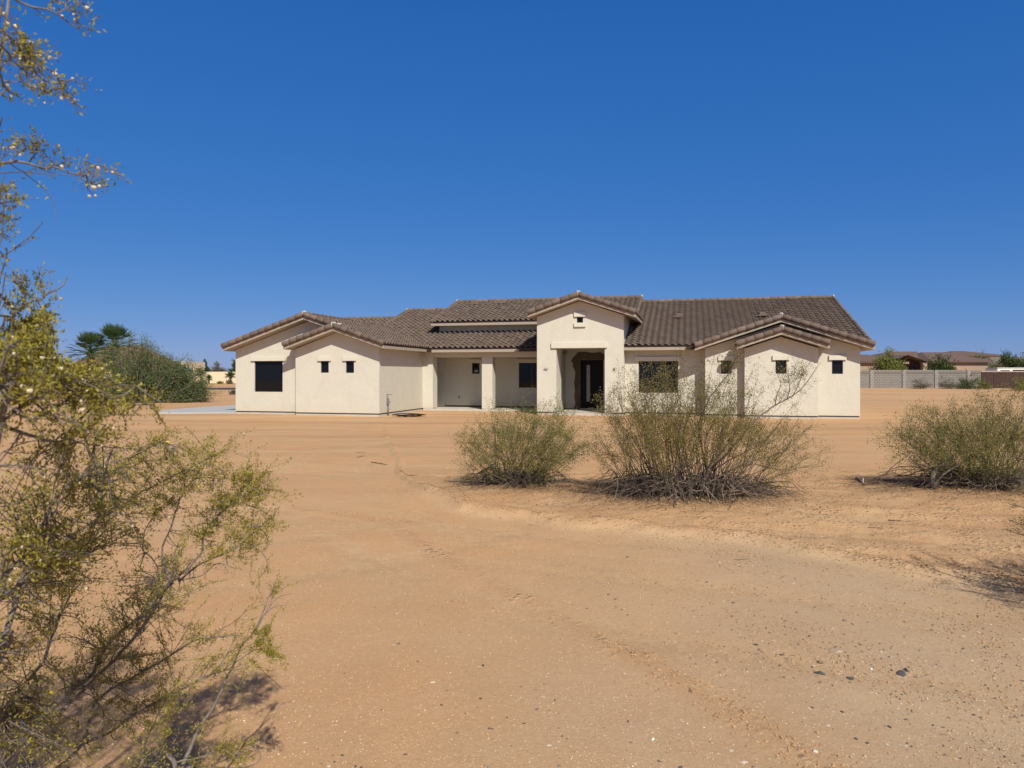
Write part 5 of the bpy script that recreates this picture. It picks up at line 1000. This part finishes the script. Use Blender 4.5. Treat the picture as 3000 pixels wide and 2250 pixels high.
def building(name, label, blocks, wall, roof, wins=(), group=None, cat='house'):
    bx = blocks[0]; z0 = hz((bx[0] + bx[1]) / 2, bx[2]); e = empty(name, ((bx[0] + bx[1]) / 2, bx[2], z0), 0, label, cat, group); o = np.array(e.location)
    for (x0, x1, y0, y1, ze, h, a, b_) in blocks:
        w_ = MB(); w_.box(x0, x1, y0, y1, z0 - .3, ze - .05); w_.v = [v - o for v in w_.v]; w_.build('wall', wall, e); r_ = MB(); hip(r_, x0, x1, y0, y1, ze, h, a, b_); r_.v = [v - o for v in r_.v]; r_.build('roof', roof, e)
    for (x0, x1, y, za, zb_) in wins:
        w_ = MB(); w_.box(x0, x1, y - .04, y + .1, za, zb_); w_.v = [v - o for v in w_.v]; w_.build('window', M['glass'], e)
    return e
d = 98; X = lambda px, dd=d: P2(px, dd); Hh = lambda py, dd=d: HH(py, dd)
c4 = lambda a: 2480 + a * .2351; r4 = lambda b_: 960 + b_ * .2351
bh = building('neighbour_house', 'brown tiled single storey tan house behind the grey block wall', [
    (X(c4(60)), X(c4(520)), 98, 108, Hh(r4(425)), Hh(r4(335), 103) - Hh(r4(425)), X(c4(60)) + 1, X(c4(500))),
    (X(c4(480)), X(c4(1000)), 100, 113, Hh(r4(420), 100), Hh(r4(298), 107) - Hh(r4(420), 100), X(c4(560), 106), X(c4(900), 106)),
    (X(c4(1030)), X(c4(1700)), 97, 112, Hh(r4(418), 97), Hh(r4(305), 104) - Hh(r4(418), 97), X(c4(960), 104), X(c4(1275), 104))],
    M['w_tan'], M['rt_brown'])
z0 = bh.location.z; gb = MB(); xa, xb, xm = X(c4(690), 96), X(c4(1020), 96), X(c4(762), 96); zt, zl, zr_ = Hh(r4(338), 96), Hh(r4(372), 96), Hh(r4(425), 96)
gb.add([(xa - .3, 96, zl - .1), (xm, 96, zt), (xb, 96, zr_), (xa - .3, 104, zl - .1), (xm, 104, zt), (xb, 104, zr_)], [(0, 1, 4, 3), (1, 2, 5, 4)]); gb.v = [v - np.array(bh.location) for v in gb.v]; gb.build('entry_roof', M['rt_brown'], bh)
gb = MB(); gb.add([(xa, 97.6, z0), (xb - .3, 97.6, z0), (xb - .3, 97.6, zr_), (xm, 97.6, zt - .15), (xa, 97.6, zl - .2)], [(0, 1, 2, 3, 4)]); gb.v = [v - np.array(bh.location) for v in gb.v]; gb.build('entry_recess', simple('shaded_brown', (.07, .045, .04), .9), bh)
gb = MB(); gb.box(X(c4(820), 97), X(c4(880), 97), 97.4, 97.5, z0, z0 + 2.2); gb.v = [v - np.array(bh.location) for v in gb.v]; gb.build('door', M['glass'], bh)
gb = MB(); gb.box(X(c4(950), 96.4), X(c4(1000), 96.4), 96.3, 96.9, z0, zr_ - .05); gb.box(X(c4(700), 96.4), X(c4(775), 96.4), 96.3, 96.5, Hh(r4(450), 96), Hh(r4(425), 96)); gb.v = [v - np.array(bh.location) for v in gb.v]; gb.build('pillar', M['w_tan'], bh)
building('neighbour_house', 'farther house whose brown roof tops the tan neighbour', [(P2(c4(1300), 140), P2(c4(1950), 140), 140, 155, HH(r4(345), 140), HH(r4(290), 147) - HH(r4(345), 140), P2(c4(1340), 147), P2(c4(1480), 147))], M['w_tan'], M['rt_brown'])
building('neighbour_house', 'low grey-roofed house behind the white vehicle, right edge', [(P2(c4(1780), 120), P2(3080, 120), 120, 130, HH(r4(450), 120), HH(r4(365), 125) - HH(r4(450), 120), P2(c4(1800), 125), P2(3000, 125))], M['w_tan'], M['rt_grey'])
building('neighbour_house', 'red tiled house behind the sprawling shrub and palms', [(P2(215, 88), P2(540, 101), 88, 100, HH(1073, 94), HH(1012, 94) - HH(1073, 94), P2(330, 94), P2(412, 94))], M['w_cream'], M['rt_red'])
building('neighbour_house', 'low grey-roofed cream house behind the near bush, left edge', [(P2(-160, 75), P2(98, 85), 75, 85, HH(1082, 75), HH(1058, 80) - HH(1082, 75), P2(-120, 80), P2(55, 80))], M['w_cream'], M['rt_grey'], wins=[(P2(-20, 75), P2(-5, 75), 75, .9, 2.2)])
# flat cream block and long cream wall, left
e = empty('flat_roofed_building', (P2(560, 108), 108, hz(P2(560, 108), 108)), 0, 'flat roofed cream box building above the long cream wall', 'building'); o_ = np.array(e.location)
m = MB(); m.box(P2(519, 108), P2(601, 114), 108, 114, HH(1078, 108), HH(1059, 108)); m.v = [v - o_ for v in m.v]; m.build('parapet', M['w_cream'], e)
m = MB(); m.box(P2(524, 108), P2(530, 108), 108.5, 109, o_[2] - .2, HH(1078, 108)); m.box(P2(560, 108), P2(566, 108), 108.5, 109, o_[2] - .2, HH(1078, 108)); m.box(P2(521, 108), P2(598, 113.5), 113, 113.5, o_[2] - .2, HH(1078, 108)); m.v = [v - o_ for v in m.v]; m.build('wall', M['w_cream'], e)
def block_mat(name, c, c2, bw=.4, bh_=.2, strength=.5):
    t = NT(name); o = t.obj(); br = t.n('ShaderNodeTexBrick', i_Scale=1.0); br.inputs['Brick Width'].default_value = bw; br.inputs['Row Height'].default_value = bh_; br.inputs['Mortar Size'].default_value = .018; br.offset = .5
    mp_ = t.n('ShaderNodeMapping'); mp_.inputs['Rotation'].default_value = (math.radians(90), 0, 0); t.l(o, mp_.inputs['Vector']); cb = t.n('ShaderNodeSeparateXYZ'); t.l(o, cb.inputs[0]); cc = t.n('ShaderNodeCombineXYZ'); t.l(cb.outputs[0], cc.inputs[0]); t.l(cb.outputs[2], cc.inputs[1]); t.l(cc.outputs[0], br.inputs['Vector'])
    br.inputs['Color1'].default_value = (*c, 1); br.inputs['Color2'].default_value = (*c2, 1); br.inputs['Mortar'].default_value = (c[0] * strength, c[1] * strength, c[2] * strength, 1)
    base = t.mix(t.math('MULTIPLY', t.ramp(t.noise(o, .8, 5), .4, .7), .3), br.outputs['Color'], tuple(x * .75 for x in c)); t.col(base); t.rough(.95); t.t.nodes.remove(mp_); return t.m
def wall_thing(name, label, x0, x1, d, h, m, post=0, pm=None, cat='wall', cap=None, band=None):
    e = empty(name, ((x0 + x1) / 2, d, hz((x0 + x1) / 2, d)), 0, label, cat); hw = (x1 - x0) / 2; w_ = MB(); w_.box(-hw, hw, 0, .2, -.4, h); w_.build('block_panel', m, e)
    if post:
        x = -hw + post * .15
        while x < hw: q = MB(); q.box(x, x + .38, -.06, .24, -.4, h - .003); q.build('pilaster', pm or m, e); q = MB(); q.box(x - .07, x - .003, -.012, .1, -.4, h - .01); q.build('joint', M['weep'], e); x += post
    if band: q = MB(); q.box(-hw + .003, hw - .003, -.03, .1, h - .40, h - .22); q.build('band', band, e)
    if cap: q = MB(); q.box(-hw - .05, hw + .05, -.06, .26, h, h + .12); q.build('coping', cap, e)
    return e
M['cmu'] = block_mat('grey_block', (.215, .20, .18), (.25, .23, .205)); M['cmu_l'] = block_mat('light_block', (.28, .265, .25), (.30, .28, .26)); M['cmu_b'] = block_mat('brown_block', (.05, .026, .022), (.06, .032, .026), strength=.8); M['cmu_c'] = block_mat('cream_block', (.70, .59, .41), (.72, .61, .43), strength=.85)
dW = 78; xg0, xg1 = P2(2440, dW), P2(2874, dW)
wall_thing('block_wall', 'long grey block wall behind the lot on the right', xg0, xg1, dW, HH(1084, dW) - hz(xg0, dW), M['cmu'], 3.55, M['cmu_l'], band=simple('band_block', (.17, .145, .12), .9, .1))
wall_thing('brown_wall', 'dark brown block wall continuing right from the grey one', xg1 + .05, P2(3250, dW), dW, HH(1090, dW) - hz(xg1, dW), M['cmu_b'], 8.5, M['cmu_b'], cap=simple('coping', (.36, .30, .26), .9, .05))
wall_thing('cream_wall', 'long cream block wall behind the street, left of the house', P2(505, 100), P2(800, 100), 100, HH(1089, 100) - hz(P2(600, 100), 100), M['cmu_c'])
# white caravan on the left, white vehicle top on the right
def caravan(px0, px1, d, ytop, ybot, label, wins):
    x0, x1 = P2(px0, d), P2(px1, d); z0 = hz(x0, d); zt = HH(ytop, d); e = empty('caravan', ((x0 + x1) / 2, d, z0), 0, label, 'caravan'); hw = (x1 - x0) / 2; h = zt - z0
    m = MB(); m.box(-hw, hw, 0, 2.4, .55, h); m.build('body', M['w_white'], e, bevel=.12); m = MB(); m.box(-hw - .05, hw + .05, -.06, 2.46, h + .005, h + .07); m.build('roof_rail', M['w_white'], e)
    for a, b_, c, dd_ in wins: m = MB(); m.box(-hw + a, -hw + b_, -.03, .02, h - c, h - dd_); m.build('window', M['glass'], e)
    m = MB(); m.box(-hw * .2, -hw * .2 + .7, .9, 1.5, h + .07, h + .28); m.build('roof_vent', M['frame'], e)
    for k in (-.3, .1): m = MB(); m.tube([(hw * k, -.02, .38), (hw * k, .22, .38)], .38, 16); m.build('wheel', M['hose'], e)
caravan(126, 250, 68, 1081, 1115, 'white caravan parked between near bush and palms', [(.5, 1.1, 1.0, .42), (1.5, 1.95, .95, .35), (2.3, 2.8, .95, .35)])
caravan(c4(1880), 3100, 92, r4(505), r4(525), 'white vehicle roof showing above the brown wall, right edge', [(.4, 1.6, .55, .25), (2.0, 6.0, .55, .2)])
# trees behind the right hand wall and bushes in front of it
for a in (('light_tree', c4(500), 90, r4(295), 460 * .2351, 'M_l', 'light green feathery tree behind the grey wall, beside the house corner'), ('dark_tree', c4(1200), 90, r4(330), 430 * .2351, 'M_d', 'dark green round tree in front of the tan neighbour house'), ('dark_tree', 2978, 100, r4(240), 480 * .2351, 'M_d', 'tall dark green tree at the right edge of the photo'), ('mesquite', c4(1700), 112, r4(290), 420 * .2351, 'M_g', 'thin grey-green tree right of the tan neighbour house')):
    px, dd, top, wpx = a[1], a[2], a[3], a[4]; x = P2(px, dd); tree(a[0], x, dd, HH(top, dd) - hz(x, dd), wpx / F * dd, int(px), {'M_l': M['tree_light'], 'M_d': M['tree_dark'], 'M_g': M['palo']}[a[5]], a[6], GT, .3, 34, .20, 260 if a[5] != 'M_g' else 110, .14, low=.5)
def lowbush(px, dd, top, wpx, seed, m, label, dens=1, n=24, name='shrub'):
    x = P2(px, dd); tree(name, x, dd, HH(top, dd) - hz(x, dd), wpx / F * dd, seed, m, label, 'shrubs along the walls', .08, n, .09, 150, .05, 'bush', dens, low=.45)
lowbush(c4(920), 75.5, r4(545), 62, 71, M['tree_grey'], 'bare grey shrub against the grey wall, leftmost there', .5); lowbush(c4(1270), 75.5, r4(540), 70, 72, M['tree_grey'], 'second bare grey shrub against the grey wall', .6); lowbush(c4(1530), 75, r4(525), 75, 73, M['tree_dark'], 'dark olive shrub where grey and brown walls meet', 1.1, 30); lowbush(c4(1720), 74, r4(620), 45, 74, M['leaf_green'], 'small olive shrub before the brown wall', .8); lowbush(2990, 70, r4(600), 60, 75, M['leaf_green'], 'olive shrub before the brown wall at the right edge', .8)
lowbush(645, 96, 1168 - 36, 22, 76, M['leaf_far'], 'tiny round shrub before the long cream wall', .7, 12); lowbush(672, 95, 1108, 24, 77, M['tree_grey'], 'brown shrub before the cream wall beside the house', .8, 14); lowbush(596, 95, 1108, 26, 78, M['palo'], 'grey-green shrub under the small palm before the cream wall', .8, 14); lowbush(684, 60, 1138, 20, 79, M['tree_grey'], 'low dry shrub beside the garage wing corner', .6, 12)
def yucca(px, dd, top, seed, label):
    x = P2(px, dd); z0 = hz(x, dd); h = HH(top, dd) - z0; e = empty('small_palm', (x, dd, z0), 0, label, 'palm tree', 'small palms before the cream wall'); r_ = np.random.default_rng(seed); m = MB(); m.tube([(0, 0, -.1), (0, 0, h * .5)], [.14, .12], 8); m.build('trunk', M['palm_trunk'], e); f_ = MB()
    for k in range(70):
        a = k * 2.399; el = r_.uniform(-.3, 1.4); L = h * .55 * r_.uniform(.8, 1.1); dv_ = np.array([math.cos(a) * math.cos(el), math.sin(a) * math.cos(el), math.sin(el)]); sd_ = np.cross(dv_, [0, 0, 1]); sd_ /= np.linalg.norm(sd_) + 1e-6; c0 = np.array([0, 0, h * .5]); f_.add([c0, c0 + dv_ * L * .6 + sd_ * .07, c0 + dv_ * L - [0, 0, .1 * L], c0 + dv_ * L * .6 - sd_ * .07], [(0, 1, 2, 3)])
    f_.build('fronds', M['palm'], e)
yucca(589, 97, 1078, 1, 'taller small palm before the long cream wall'); yucca(612, 96, 1096, 2, 'shorter small palm before the long cream wall'); yucca(676, 96, 1083, 3, 'small palm just left of the garage wing')
for px, dd, top, wpx, m_, lb in ((602, 130, 1048, 34, M['tree_dark'], 'dark tree behind the flat roofed cream building'), (642, 135, 1062, 50, M['tree_grey'], 'grey leafless tree above the cream wall'), (690, 128, 1050, 30, M['tree_dark'], 'dark tree just left of the garage roof'), (2520 + 75, 120, r4(285), 32, M['tree_dark'], 'dark treetop behind the roof of the tan neighbour')):
    x = P2(px, dd); tree('far_tree', x, dd, HH(top, dd) - hz(x, dd), wpx / F * dd, int(px) + 3, m_, lb, GT, .3, 22, .24, 150, .12, low=.5)
rh = np.random.default_rng(3); k = 0
for px in (20, 75, 110, 150, 210, 500, 545, 575, 2790, 2830, 2905, 2940):
    dd = rh.uniform(125, 165); x = P2(px, dd); h_ = rh.uniform(2.6, 3.8); k += 1
    tree('far_tree', x, dd, h_, rh.uniform(3, 5), 900 + px, M['tree_dark'] if k % 2 else M['palo'], 'distant low tree on the flat horizon', 'distant low trees', .2, 16, .28, 110, .1, low=.5)
